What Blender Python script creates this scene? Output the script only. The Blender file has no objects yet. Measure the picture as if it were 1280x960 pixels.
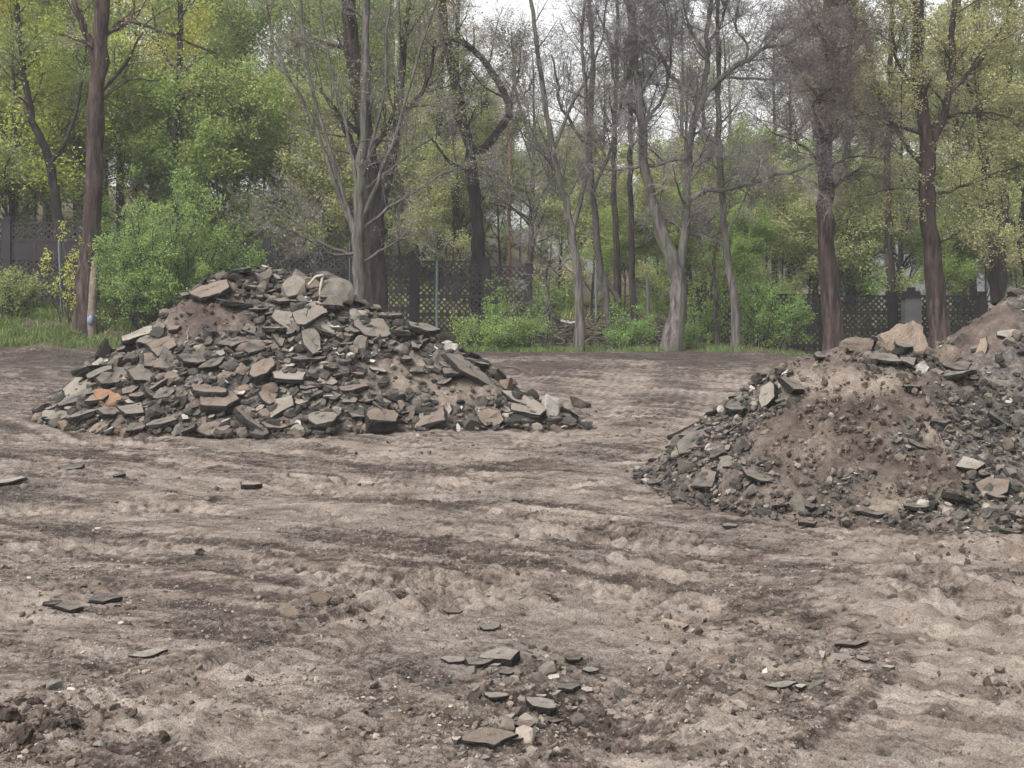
import bpy, math, random
import numpy as np
from mathutils import Matrix, Vector, Quaternion, noise as mnoise

random.seed(11)
rng = np.random.default_rng(11)
scene = bpy.context.scene
COL = scene.collection
F, CX, HOR, CAMH = 1758.0, 640.0, 350.0, 1.7      # focal length and horizon in photo pixels, eye height in metres


def P(px, py, Y):
    return np.array([(px - CX) / F * Y, Y, CAMH - (py - HOR) / F * Y])


def GP(px, py):                                   # point of the level yard seen at a pixel
    Y = CAMH * F / (py - HOR)
    return np.array([(px - CX) / F * Y, Y])


# ------------------------------------------------------------------ objects
def props(o, label=None, cat=None, group=None, kind=None):
    for k, v in (('label', label), ('category', cat), ('group', group), ('kind', kind)):
        if v:
            o[k] = v
    return o


def thing(name, label, cat, loc=(0, 0, 0), group=None):
    o = bpy.data.objects.new(name, None)
    o.empty_display_size = 0.2
    COL.objects.link(o)
    o.location = loc
    return props(o, label, cat, group)


def mesh_np(name, v, faces, mats=(), midx=None, smooth=False, attrs=None):
    """faces: list of int arrays (n,3) or (n,4)"""
    me = bpy.data.meshes.new(name)
    v = np.asarray(v, dtype=np.float32)
    me.vertices.add(len(v))
    me.vertices.foreach_set('co', v.ravel())
    faces = [np.asarray(f, dtype=np.int32) for f in faces if len(f)]
    loops = np.concatenate([f.ravel() for f in faces])
    tot = np.concatenate([np.full(len(f), f.shape[1], np.int32) for f in faces])
    start = np.concatenate([[0], np.cumsum(tot)[:-1]]).astype(np.int32)
    me.loops.add(len(loops))
    me.loops.foreach_set('vertex_index', loops)
    me.polygons.add(len(tot))
    me.polygons.foreach_set('loop_start', start)
    me.polygons.foreach_set('loop_total', tot)
    for m in mats:
        me.materials.append(m)
    if midx is not None:
        me.polygons.foreach_set('material_index', np.asarray(midx, np.int32))
    me.polygons.foreach_set('use_smooth', np.full(len(tot), smooth, dtype=bool))
    me.update(calc_edges=True)
    for k, a in (attrs or {}).items():
        at = me.attributes.new(k, 'FLOAT', 'POINT')
        at.data.foreach_set('value', np.asarray(a, np.float32))
    return me


def obj(name, me, parent=None):
    o = bpy.data.objects.new(name, me)
    COL.objects.link(o)
    if parent:
        o.parent = parent
    return o


class MB:                                          # several shapes gathered into one mesh
    def __init__(s):
        s.v, s.f, s.m, s.n = [], [], [], 0

    def add(s, v, faces, mi=0):
        for f in faces:
            s.f.append(np.asarray(f) + s.n)
            s.m.append(np.full(len(f), mi))
        s.v.append(np.asarray(v, float))
        s.n += len(v)

    def box(s, c, d, R=None, mi=0):
        c, d = np.array(c, float), np.array(d, float) / 2
        q = np.array([[x, y, z] for x in (-1, 1) for y in (-1, 1) for z in (-1, 1)], float) * d
        if R is not None:
            q = q @ np.array(R).T
        s.add(q + c, [np.array([[0, 1, 3, 2], [4, 6, 7, 5], [0, 4, 5, 1], [2, 3, 7, 6], [0, 2, 6, 4], [1, 5, 7, 3]])], mi)

    def mesh(s, name, mats, smooth=False, attrs=None):
        order = sorted(range(len(s.f)), key=lambda i: s.f[i].shape[1])
        fs, ms = [], []
        for w in (3, 4):
            g = [i for i in order if s.f[i].shape[1] == w]
            if g:
                fs.append(np.concatenate([s.f[i] for i in g]))
                ms.append(np.concatenate([s.m[i] for i in g]))
        return mesh_np(name, np.concatenate(s.v), fs, mats, np.concatenate(ms), smooth, attrs)


# ------------------------------------------------------------------ noise
def _hash(ix, iy, seed):
    h = (ix.astype(np.int64) * 374761393 + iy.astype(np.int64) * 668265263 + seed * 974711) & 0xFFFFFFFF
    h = ((h ^ (h >> 13)) * 1274126177) & 0xFFFFFFFF
    return ((h ^ (h >> 16)) & 0xFFFF) / 65535.0


def gn(x, y, seed=0):                              # gradient noise about -0.7..0.7
    ix, iy = np.floor(x), np.floor(y)
    fx, fy = x - ix, y - iy
    u, v = fx * fx * fx * (fx * (fx * 6 - 15) + 10), fy * fy * fy * (fy * (fy * 6 - 15) + 10)
    r = 0
    for dx, wx in ((0, 1 - u), (1, u)):
        for dy, wy in ((0, 1 - v), (1, v)):
            a = _hash(ix + dx, iy + dy, seed) * 6.28318
            r = r + wx * wy * (np.cos(a) * (fx - dx) + np.sin(a) * (fy - dy))
    return r


def fbm(x, y, o=4, seed=0, g=0.5):
    r, a = 0, 1.0
    for i in range(o):
        r = r + a * gn(x * 2 ** i, y * 2 ** i, seed + i * 7)
        a *= g
    return r


def sst(a, b, x):
    t = np.clip((x - a) / (b - a), 0, 1)
    return t * t * (3 - 2 * t)


# ------------------------------------------------------------------ materials
def mat(name):
    m = bpy.data.materials.new(name)
    m.use_nodes = True
    nt = m.node_tree
    nt.nodes.clear()
    out = nt.nodes.new('ShaderNodeOutputMaterial')
    return m, nt, out


def N(nt, t, **kw):
    n = nt.nodes.new('ShaderNode' + t)
    for k, v in kw.items():
        if k in n.inputs:
            n.inputs[k].default_value = v
        else:
            setattr(n, k, v)
    return n


def L(nt, a, b):
    nt.links.new(a, b)


def ramp(nt, fac, stops):
    r = N(nt, 'ValToRGB')
    e = r.color_ramp.elements
    while len(e) < len(stops):
        e.new(0.5)
    for i, (p, c) in enumerate(stops):
        e[i].position = p
        e[i].color = (*c, 1) if len(c) == 3 else c
    L(nt, fac, r.inputs[0])
    return r.outputs[0]


def mix(nt, fac, a, b, mode='MIX'):
    n = N(nt, 'Mix', data_type='RGBA', blend_type=mode)
    for s, v in ((0, fac), (6, a), (7, b)):
        if hasattr(v, 'links'):
            L(nt, v, n.inputs[s])
        else:
            n.inputs[s].default_value = v if s == 0 else (*v[:3], 1)
    return n.outputs[2]


def tex(nt, co, scale, detail=4, rough=0.55, kind='Noise', dist=0.0):
    n = N(nt, 'Tex' + kind, Scale=scale)
    if kind == 'Noise':
        n.inputs['Detail'].default_value = detail
        n.inputs['Roughness'].default_value = rough
        n.inputs['Distortion'].default_value = dist
    L(nt, co, n.inputs['Vector'])
    return n


def bsdf(nt, out, color, rough=0.9, bump=None, bs=0.5, bd=0.02, spec=0.2):
    b = N(nt, 'BsdfPrincipled')
    b.inputs['Roughness'].default_value = rough
    b.inputs['Specular IOR Level'].default_value = spec
    if hasattr(color, 'links'):
        L(nt, color, b.inputs['Base Color'])
    else:
        b.inputs['Base Color'].default_value = (*color, 1)
    if bump is not None:
        bn = N(nt, 'Bump', Strength=bs, Distance=bd)
        L(nt, bump, bn.inputs['Height'])
        L(nt, bn.outputs[0], b.inputs['Normal'])
    L(nt, b.outputs[0], out.inputs[0])
    return b


def leaf_mat(name, c1, c2, c3=None, trans=0.4, vary=0.09):
    m, nt, out = mat(name)
    g = N(nt, 'NewGeometry')
    oi = N(nt, 'ObjectInfo')
    c = ramp(nt, g.outputs['Random Per Island'], [(0.0, c1), (0.55, c2), (1.0, c3 or c2)])
    hv = N(nt, 'HueSaturation')
    mr = N(nt, 'MapRange')
    mr.inputs['To Min'].default_value = 0.5 - vary * 0.18
    mr.inputs['To Max'].default_value = 0.5 + vary * 0.18
    L(nt, oi.outputs['Random'], mr.inputs[0])
    L(nt, mr.outputs[0], hv.inputs['Hue'])
    L(nt, c, hv.inputs['Color'])
    d = N(nt, 'BsdfDiffuse')
    t = N(nt, 'BsdfTranslucent')
    L(nt, hv.outputs[0], d.inputs[0])
    L(nt, hv.outputs[0], t.inputs[0])
    mx = N(nt, 'MixShader')
    mx.inputs[0].default_value = trans
    L(nt, d.outputs[0], mx.inputs[1])
    L(nt, t.outputs[0], mx.inputs[2])
    L(nt, mx.outputs[0], out.inputs[0])
    return m


def bark_mat(name, dark, light, moss=None, scale=9.0):
    m, nt, out = mat(name)
    tc = N(nt, 'TexCoord')
    mp = N(nt, 'Mapping')
    mp.inputs['Scale'].default_value = (1, 1, 0.16)
    L(nt, tc.outputs['Object'], mp.inputs[0])
    n1 = tex(nt, mp.outputs[0], scale, 6, 0.65, dist=0.4)
    n2 = tex(nt, tc.outputs['Object'], 0.9, 3)
    c = ramp(nt, n1.outputs[0], [(0.40, dark), (0.60, light)])
    c = mix(nt, ramp(nt, n2.outputs[0], [(0.45, (0, 0, 0)), (0.65, (1, 1, 1))]), c,
            moss or tuple(0.75 * a + 0.25 * b for a, b in zip(dark, light)))
    bsdf(nt, out, c, 0.92, n1.outputs[0], 1.0, 0.12, 0.1)
    return m


def stone_mat(name, col_socket=None, col=(0.2, 0.19, 0.18), speck=0.5, bumpd=0.012, cover=None, cover_amt=0.5, scale=1.0):
    """broken surface: colour from the object's own colour (or fixed), mottled, with specks of aggregate"""
    m, nt, out = mat(name)
    tc = N(nt, 'TexCoord')
    if col_socket == 'object':
        c = N(nt, 'ObjectInfo').outputs['Color']
    elif col_socket == 'island':
        c = ramp(nt, N(nt, 'NewGeometry').outputs['Random Per Island'], col)
    else:
        c = N(nt, 'RGB')
        c.outputs[0].default_value = (*col, 1)
        c = c.outputs[0]
    n1 = tex(nt, tc.outputs['Object'], 3.0 * scale, 6, 0.62)
    n2 = tex(nt, tc.outputs['Object'], 22 * scale, 4, 0.6)
    vo = tex(nt, tc.outputs['Object'], 38 * scale, kind='Voronoi')
    m1 = ramp(nt, n1.outputs[0], [(0.3, (0.66, 0.65, 0.63)), (0.7, (1.2, 1.18, 1.14))])
    c = mix(nt, 1.0, c, m1, 'MULTIPLY')
    m2 = ramp(nt, n2.outputs[0], [(0.32, (0.74, 0.73, 0.72)), (0.68, (1.16, 1.16, 1.15))])
    c = mix(nt, speck, c, mix(nt, 1.0, c, m2, 'MULTIPLY'))
    vc = ramp(nt, vo.outputs['Color'], [(0.55, (0, 0, 0)), (0.8, (1, 1, 1))])
    c = mix(nt, mix(nt, 1.0, vc, (speck * 0.45,) * 3, 'MULTIPLY'), c, mix(nt, 1.0, c, (1.7, 1.65, 1.55), 'MULTIPLY'))
    if cover:
        k = ramp(nt, tex(nt, tc.outputs['Object'], 1.7 * scale, 5, 0.6).outputs[0], [(0.42, (0, 0, 0)), (0.62, (cover_amt,) * 3)])
        c = mix(nt, k, c, cover)
    ad = N(nt, 'Math', operation='ADD')
    L(nt, n2.outputs[0], ad.inputs[0])
    L(nt, n1.outputs[0], ad.inputs[1])
    bsdf(nt, out, c, 0.93, ad.outputs[0], 0.9, bumpd, 0.15)
    return m


def flat_mat(name, c, rough=0.8, vary=0.3, scale=8):
    m, nt, out = mat(name)
    tc = N(nt, 'TexCoord')
    n1 = tex(nt, tc.outputs['Object'], scale, 5, 0.6)
    k = ramp(nt, n1.outputs[0], [(0.3, tuple(x * (1 - vary) for x in c)), (0.7, tuple(x * (1 + vary) for x in c))])
    bsdf(nt, out, k, rough, n1.outputs[0], 0.5, 0.01)
    return m


# ------------------------------------------------------------------ terrain height
TRACKS = []


def track(pts, w, depth, tread=0.0, comp=1.0, pair=0.0):
    q = np.array([GP(a, b) for a, b in pts])
    q = smooth_path(np.c_[q, np.zeros(len(q))], 40)[:, :2]
    if pair:
        t = np.gradient(q, axis=0)
        nrm = np.c_[-t[:, 1], t[:, 0]] / np.linalg.norm(t, axis=1)[:, None]
        TRACKS.append((q + nrm * pair / 2, w, depth, tread, comp))
        TRACKS.append((q - nrm * pair / 2, w, depth, tread, comp))
    else:
        TRACKS.append((q, w, depth, tread, comp))


def smooth_path(pts, K):
    p = np.asarray(pts, float)
    if len(p) == 2:
        return p[0] + (p[1] - p[0]) * np.linspace(0, 1, K)[:, None]
    q = np.vstack([2 * p[0] - p[1], p, 2 * p[-1] - p[-2]])
    d = np.r_[0, np.cumsum(np.linalg.norm(np.diff(p, axis=0), axis=1))]
    s = np.linspace(0, d[-1], K)
    i = np.clip(np.searchsorted(d, s, side='right') - 1, 0, len(p) - 2)
    t = ((s - d[i]) / np.maximum(d[i + 1] - d[i], 1e-9))[:, None]
    a, b, c, e = q[i], q[i + 1], q[i + 2], q[i + 3]
    return 0.5 * (2 * b + (c - a) * t + (2 * a - 5 * b + 4 * c - e) * t ** 2 + (3 * b - a - 3 * c + e) * t ** 3)


track([(-60, 668), (200, 655), (480, 690), (800, 705), (1300, 800)], 0.30, 0.035, 0.010, 0.9, 1.7)
track([(-40, 905), (180, 880), (330, 830), (520, 765), (800, 705), (1300, 688)], 0.26, 0.03, 0.010, 0.85)
track([(1010, 1010), (1120, 905), (1200, 830), (1250, 760)], 0.22, 0.018, 0.011, 1.0)
track([(1190, 1010), (1260, 900), (1320, 820)], 0.22, 0.018, 0.011, 1.0)
track([(780, 1000), (900, 905), (1010, 845), (1130, 800)], 0.25, 0.02, 0.008, 0.9)
track([(-60, 570), (250, 566), (560, 585), (760, 560), (830, 500), (850, 455)], 0.75, 0.03, 0.006, 0.8, 2.2)
track([(-60, 545), (200, 552), (480, 560), (700, 548)], 0.5, 0.02, 0.0, 0.8)
track([(300, 1000), (360, 880), (470, 800), (640, 740)], 0.22, 0.02, 0.008, 0.6)
track([(-60, 760), (240, 735), (560, 730), (900, 735), (1300, 770)], 0.3, 0.02, 0.006, 0.6)
track([(1300, 740), (1100, 700), (900, 660), (700, 630), (400, 610)], 0.3, 0.03, 0.008, 0.6, 1.5)


def base_ground(x, y):
    """large forms, without small roughness"""
    u = x / np.maximum(y, 2.0)
    z = 0.055 * fbm(x / 3.1, y / 3.1, 2, 5) * sst(60, 20, y)
    z = z + 0.02 * np.exp(-((y - 31.8) / 1.3) ** 2) * sst(0.30, 0.2, u)
    # grassy bank on the left, step up to the fence
    lb = sst(-0.20, -0.29, u)
    z = z + lb * 1.0 * sst(32.6, 36.2, y)
    z = z + sst(-0.02, -0.14, u) * (1 - lb) * 0.30 * sst(34, 36, y)
    # slope up through the wood
    hill = 0.30 + 0.70 * sst(0.06, -0.06, u)
    hill = hill * sst(0.24, 0.10, u)
    z = z + hill * (0.9 * sst(36.2, 41, y) + np.clip(y - 40, 0, 60) * 0.11)
    # falls away to the right
    z = z - sst(0.17, 0.27, u) * 0.65 * sst(30.5, 35.5, y)
    # swell and hollow in the foreground
    cx, cy = GP(1130, 742)
    z = z + 0.15 * np.exp(-((x - cx) / 0.75) ** 2 - ((y - cy) / 0.55) ** 2)
    cx, cy = GP(770, 872)
    z = z - 0.13 * np.exp(-((x - cx) / 0.30 - (y - cy) * 0.35) ** 2 - ((y - cy) / 0.62) ** 2)
    cx, cy = GP(40, 900)
    z = z + 0.06 * np.exp(-((x - cx) / 0.28) ** 2 - ((y - cy) / 0.28) ** 2)
    return z


def track_fields(x, y):
    comp = np.zeros_like(x)
    dz = np.zeros_like(x)
    warp = 0.06 * gn(x * 1.7, y * 1.7, 91)
    for q, w, dep, tread, cm in TRACKS:
        lo, hi = q.min(0) - 1.6, q.max(0) + 1.6
        sel = np.where((x > lo[0]) & (x < hi[0]) & (y > lo[1]) & (y < hi[1]))[0]
        if not len(sel):
            continue
        X, Y = x[sel], y[sel]
        best = np.full(len(sel), 1e9)
        arc = np.zeros(len(sel))
        s0 = 0.0
        for a, b in zip(q[:-1], q[1:]):
            d = b - a
            l2 = d @ d
            t = np.clip(((X - a[0]) * d[0] + (Y - a[1]) * d[1]) / l2, 0, 1)
            D = np.hypot(X - a[0] - t * d[0], Y - a[1] - t * d[1])
            m = D < best
            best = np.where(m, D, best)
            arc = np.where(m, s0 + t * math.sqrt(l2), arc)
            s0 += math.sqrt(l2)
        D = best + warp[sel]
        inside = 1 - sst(w * 0.75, w * 1.15, D)
        brk = sst(-0.25, 0.15, fbm(X * 0.9, Y * 0.9, 3, 33))
        if tread == 0.011:
            brk = np.maximum(brk, 0.8)
        rim = 0.5 * np.exp(-((D - w * 1.35) / (w * 0.3)) ** 2)
        z = -dep * inside * brk + dep * 0.8 * rim * brk
        z = z + tread * inside * brk * np.tanh(3 * np.sin(arc * 2 * math.pi / 0.11 + D * 9))
        gv = np.cos(2 * math.pi * D / 0.15 + 2.5 * gn(X * 0.5, Y * 0.5, 37)) * np.exp(-(D / (2.0 * w + 0.15)) ** 2) * brk
        z = z + 0.011 * gv
        comp[sel] = np.maximum(comp[sel], 0.75 * cm * np.clip(gv, 0, 1))
        dz[sel] += z
        comp[sel] = np.maximum(comp[sel], inside * cm * (0.35 + 0.65 * brk) * (0.8 + 0.2 * np.sin(arc * 2 * math.pi / 0.11 + D * 9)))
    return comp, dz


def streaks(x, y):
    """long curved scrape marks left by the machines"""
    a = np.radians(-33 + 22 * gn(x / 7.0, y / 7.0, 15))
    X, Y = x, y - 9.0
    xr, yr = X * np.cos(a) + Y * np.sin(a), -X * np.sin(a) + Y * np.cos(a)
    return fbm(xr * 0.26, yr * 3.6, 5, 19, 0.68)


def rough_ground(x, y):
    comp, dz = track_fields(x, y)
    yard = sst(34.0, 32.6, y)
    patch = sst(-0.12, 0.28, fbm(x / 1.6 + 3, y / 2.4, 4, 17))           # where loose soil lies
    loose = np.clip(patch * (1 - 0.85 * comp) + 0.8 * sst(27, 31, y) * sst(-0.3, 0.0, fbm(x / 3, y / 3, 3, 71)), 0, 1)
    cl = np.abs(fbm(x * 3.2, y * 3.2, 4, 41, 0.55))
    clod = sst(0.10, 0.42, fbm(x * 5.5, y * 5.5, 3, 43)) * (0.4 + cl)
    far = 1 + sst(14, 30, y) * 0.8
    st = streaks(x, y) * sst(30, 20, y)
    z0 = yard * 0.022 * st
    fade = 0.45 + 0.55 * loose
    cr = np.clip(1 - np.abs(fbm(x * 3.4, y * 5.2, 4, 63, 0.6)) * 10, 0, 1)
    z0 = z0 - yard * 0.014 * cr * (1 - 0.8 * comp) * (0.35 + 0.65 * loose)
    z = z0 + dz + yard * loose * far * (0.007 * clod + 0.012 * (cl - 0.2))
    z = z + yard * 0.013 * fbm(x * 2.6, y * 2.6, 3, 53) * (1 - 0.5 * comp)
    z = z + yard * 0.010 * fbm(x * 8, y * 8, 3, 47, 0.55) * (1 - 0.65 * comp) * fade
    z = z + yard * 0.009 * sst(0.05, 0.4, fbm(x * 13, y * 13, 2, 49, 0.5)) * (1 - 0.8 * comp) * (0.3 + loose) * far
    z = z + yard * np.exp(-np.maximum(y - 4, 0) / 8) * 0.012 * fbm(x * 38, y * 38, 3, 57, 0.7) * (0.45 + loose) * (1 - 0.4 * comp)
    z = z + (1 - yard) * 0.10 * fbm(x * 1.4, y * 1.4, 4, 59)
    return z, np.clip(comp, 0, 1), loose


# heaps: ridges (x, y, z) to (x, y, z) with side slope
def pt(px, py, Y):
    return P(px, py, Y)


HEAPS = {
    'left': [(pt(275, 344, 17.6), pt(330, 340, 17.7), 0.86), (pt(330, 338, 17.7), pt(395, 346, 17.6), 0.80),
             (pt(395, 346, 17.6), pt(560, 432, 17.0), 0.78), (pt(560, 432, 17.0), pt(735, 536, 16.0), 0.62),
             (pt(275, 344, 17.6), pt(178, 432, 17.9), 0.86), (pt(178, 432, 17.9), pt(75, 514, 18.1), 0.66),
             (pt(330, 440, 16.5), pt(420, 450, 16.5), 0.75)],
    'right': [(pt(1003, 444, 11.8), pt(1110, 422, 11.9), 0.60), (pt(1110, 422, 11.9), pt(1180, 456, 11.8), 0.62),
              (pt(1180, 456, 11.8), pt(1330, 560, 11.2), 0.5), (pt(1003, 444, 11.8), pt(872, 545, 11.6), 0.74),
              (pt(872, 545, 11.6), pt(752, 606, 11.6), 0.66), (pt(1060, 560, 10.7), pt(1180, 620, 10.0), 0.42),
              (pt(1180, 620, 10.0), pt(1330, 640, 9.7), 0.45)],
    'far': [(pt(1295, 352, 15.2), pt(1480, 345, 15.4), 0.76), (pt(1295, 352, 15.2), pt(1240, 420, 14.6), 0.76),
            (pt(1240, 420, 14.6), pt(1205, 455, 14.8), 0.7), (pt(1300, 470, 13.2), pt(1420, 470, 13.0), 0.6)],
}
HSEED = {'left': 101, 'right': 131, 'far': 161}


def heap_h(name, x, y, detail=True):
    """height of the heap above its yard (negative outside its foot)"""
    xt = x
    if name == 'right':
        x = np.where(x < 2.4, 2.4 + (x - 2.4) * 1.4, x)      # steeper on its left
    h = np.full_like(x, -9.0)
    for a, b, s in HEAPS[name]:
        d = (b - a)[:2]
        l2 = max(d @ d, 1e-6)
        t = np.clip(((x - a[0]) * d[0] + (y - a[1]) * d[1]) / l2, 0, 1)
        D = np.hypot(x - a[0] - t * d[0], y - a[1] - t * d[1])
        hh = a[2] + t * (b[2] - a[2]) - s * (np.sqrt(D * D + 0.02) - 0.14)
        m = np.maximum(h, hh)                       # smooth union
        k = np.exp(-np.abs(h - hh) / 0.06) * 0.03
        h = m + k
    x = xt
    s = HSEED[name]
    h = h + 0.11 * fbm(x / 0.9, y / 0.9, 3, s) * sst(-0.1, 0.5, h)
    if detail:
        lum = sst(0.02, 0.4, fbm(x * 3.5, y * 3.5, 3, s + 9))
        h = h + (0.05 * lum + 0.03 * fbm(x * 9, y * 9, 4, s + 5, 0.6)) * sst(-0.1, 0.15, h)
    return h - 0.06


def surf(name, x, y):
    x, y = np.atleast_1d(x).astype(float), np.atleast_1d(y).astype(float)
    return base_ground(x, y) + np.maximum(heap_h(name, x, y, False), 0.0)


def gz(x, y):
    x, y = np.atleast_1d(np.asarray(x, float)), np.atleast_1d(np.asarray(y, float))
    return (base_ground(x, y) + rough_ground(x, y)[0])[0]


# ------------------------------------------------------------------ ground sheet
def build_ground():
    inv = np.linspace(1 / 3.6, 1 / 36.5, 860)
    rows = np.r_[-14, -9, -5, -2, 0, 1, 2, 2.6, 3.1, 3.4, 1 / inv, np.geomspace(36.6, 75, 90), np.geomspace(77, 220, 20)]
    inner = np.linspace(-0.45, 0.45, 980)
    side = np.geomspace(0.05, 190, 46)
    ext = np.r_[-side[::-1], np.zeros(len(inner)), side]
    cols = np.r_[np.full(46, -0.45), inner, np.full(46, 0.45)]
    X = cols[None, :] * np.maximum(rows, 3.0)[:, None] + ext[None, :]
    Y = np.repeat(rows[:, None], len(cols), 1)
    x, y = X.ravel(), Y.ravel()
    zr, comp, loose = rough_ground(x, y)
    z = base_ground(x, y) + zr
    nr, nc = X.shape
    i = np.arange(nr * nc).reshape(nr, nc)
    f = np.stack([i[:-1, :-1], i[:-1, 1:], i[1:, 1:], i[1:, :-1]], -1).reshape(-1, 4)
    u = x / np.maximum(y, 2)
    n = 0.35 * fbm(x / 0.7, y / 0.7, 3, 61)
    edge = 33.0 + n * 0.8
    litter = sst(0.0, 0.6, y - edge)
    stones = np.clip(sst(0.0, 0.35, fbm(x / 1.1 + 9, y / 1.5, 4, 81)), 0, 1)
    m = ground_material()
    me = mesh_np('ground', np.c_[x, y, z], [f], [m], smooth=True,
                 attrs={'compact': comp, 'loose': loose + 1.9 * sst(23, 30, y) * sst(-0.45, 0.1, fbm(x / 2.2, y / 2.6, 3, 73)), 'litter': litter, 'grit': stones, 'streak': streaks(x, y)})
    o = obj('ground', me)
    props(o, 'bare churned brown earth yard crossed by tyre tracks', 'ground', kind='structure')


def ground_material():
    m, nt, out = mat('churned_earth')
    tc = N(nt, 'TexCoord').outputs['Object']
    at = lambda k: N(nt, 'Attribute', attribute_name=k).outputs['Fac']
    mp = N(nt, 'Mapping')
    mp.inputs['Scale'].default_value = (0.55, 1.0, 1.0)
    mp.inputs['Rotation'].default_value = (0, 0, math.radians(14))
    L(nt, tc, mp.inputs[0])
    sc = mp.outputs[0]                               # scraped and driven over mostly from left to right
    big = tex(nt, sc, 0.75, 5, 0.6)
    mid = tex(nt, sc, 4.2, 7, 0.68)
    fine = tex(nt, tc, 26, 5, 0.7)
    grain = tex(nt, tc, 120, 3, 0.7)
    dry = ramp(nt, mid.outputs[0], [(0.36, DRY[0]), (0.5, DRY[1]), (0.64, DRY[2])])  # tight stops: mottle contrast in the colour makes up for weak shading
    soil = ramp(nt, mid.outputs[0], [(0.36, SOIL[0]), (0.5, SOIL[1]), (0.64, SOIL[2])])
    k = N(nt, 'Math', operation='MULTIPLY_ADD')
    L(nt, at('loose'), k.inputs[0])
    k.inputs[1].default_value = -0.42
    k2 = N(nt, 'Math', operation='MULTIPLY_ADD')
    L(nt, at('compact'), k2.inputs[0])
    k2.inputs[1].default_value = 0.95
    k3 = N(nt, 'Math', operation='MULTIPLY_ADD')
    L(nt, at('streak'), k3.inputs[0])
    k3.inputs[1].default_value = 1.15
    L(nt, k2.outputs[0], k3.inputs[2])
    L(nt, k3.outputs[0], k.inputs[2])
    k2.inputs[2].default_value = 0.0
    ad = N(nt, 'Math', operation='ADD')
    L(nt, k.outputs[0], ad.inputs[0])
    bs = N(nt, 'MapRange')
    bs.inputs['From Min'].default_value, bs.inputs['From Max'].default_value = 0.3, 0.7
    bs.inputs['To Min'].default_value, bs.inputs['To Max'].default_value = 0.30, 0.70
    L(nt, big.outputs[0], bs.inputs[0])
    L(nt, bs.outputs[0], ad.inputs[1])
    fn = N(nt, 'MapRange')
    fn.inputs['From Min'].default_value, fn.inputs['From Max'].default_value = 0.38, 0.62
    fn.inputs['To Min'].default_value, fn.inputs['To Max'].default_value = -0.42, 0.42  # fine speckle strengthened likewise, albedo standing in for shading
    L(nt, fine.outputs[0], fn.inputs[0])
    ad2 = N(nt, 'Math', operation='ADD', use_clamp=True)
    L(nt, ad.outputs[0], ad2.inputs[0])
    L(nt, fn.outputs[0], ad2.inputs[1])
    med = tex(nt, sc, 14, 6, 0.66)
    mn = N(nt, 'MapRange')
    mn.inputs['From Min'].default_value, mn.inputs['From Max'].default_value = 0.36, 0.64
    mn.inputs['To Min'].default_value, mn.inputs['To Max'].default_value = -0.40, 0.40
    L(nt, med.outputs[0], mn.inputs[0])
    ad4 = N(nt, 'Math', operation='ADD', use_clamp=True)
    L(nt, ad2.outputs[0], ad4.inputs[0])
    ad2.use_clamp = False
    L(nt, mn.outputs[0], ad4.inputs[1])
    c = mix(nt, ad4.outputs[0], soil, dry)
    # grey asphalt grit lying in patches
    gr = N(nt, 'Math', operation='MULTIPLY')
    L(nt, at('grit'), gr.inputs[0])
    L(nt, ramp(nt, fine.outputs[0], [(0.46, (0, 0, 0)), (0.58, (0.6, 0.6, 0.6))]), gr.inputs[1])
    gcol = ramp(nt, grain.outputs[0], [(0.3, (0.040, 0.036, 0.032)), (0.6, (0.145, 0.131, 0.115)), (0.75, (0.32, 0.295, 0.262))])
    c = mix(nt, gr.outputs[0], c, gcol)
    vo = tex(nt, tc, 42, kind='Voronoi')
    sp = ramp(nt, vo.outputs['Distance'], [(0.06, (1, 1, 1)), (0.13, (0, 0, 0))])
    pick = ramp(nt, vo.outputs['Color'], [(0.72, (0, 0, 0)), (0.8, (0.8, 0.8, 0.8))])
    c = mix(nt, mix(nt, 1.0, sp, pick, 'MULTIPLY'), c, (0.42, 0.39, 0.36))
    c = mix(nt, 0.5, c, mix(nt, 1.0, c, ramp(nt, grain.outputs[0], [(0.36, (0.45,) * 3), (0.64, (1.5,) * 3)]), 'MULTIPLY'))
    lit = ramp(nt, mid.outputs[0], [(0.3, (0.035, 0.028, 0.02)), (0.5, (0.075, 0.058, 0.04)), (0.7, (0.10, 0.095, 0.04))])
    c = mix(nt, at('litter'), c, lit)
    ad3 = N(nt, 'Math', operation='MULTIPLY_ADD')
    L(nt, grain.outputs[0], ad3.inputs[0])
    ad3.inputs[1].default_value = 0.35
    L(nt, fine.outputs[0], ad3.inputs[2])
    bsdf(nt, out, c, 0.95, ad3.outputs[0], 1.0, 0.03, 0.12)
    return m


DRY = ((0.112, 0.087, 0.07), (0.196, 0.16, 0.136), (0.279, 0.237, 0.204))
SOIL = ((0.019, 0.015, 0.013), (0.055, 0.041, 0.034), (0.104, 0.081, 0.068))


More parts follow.
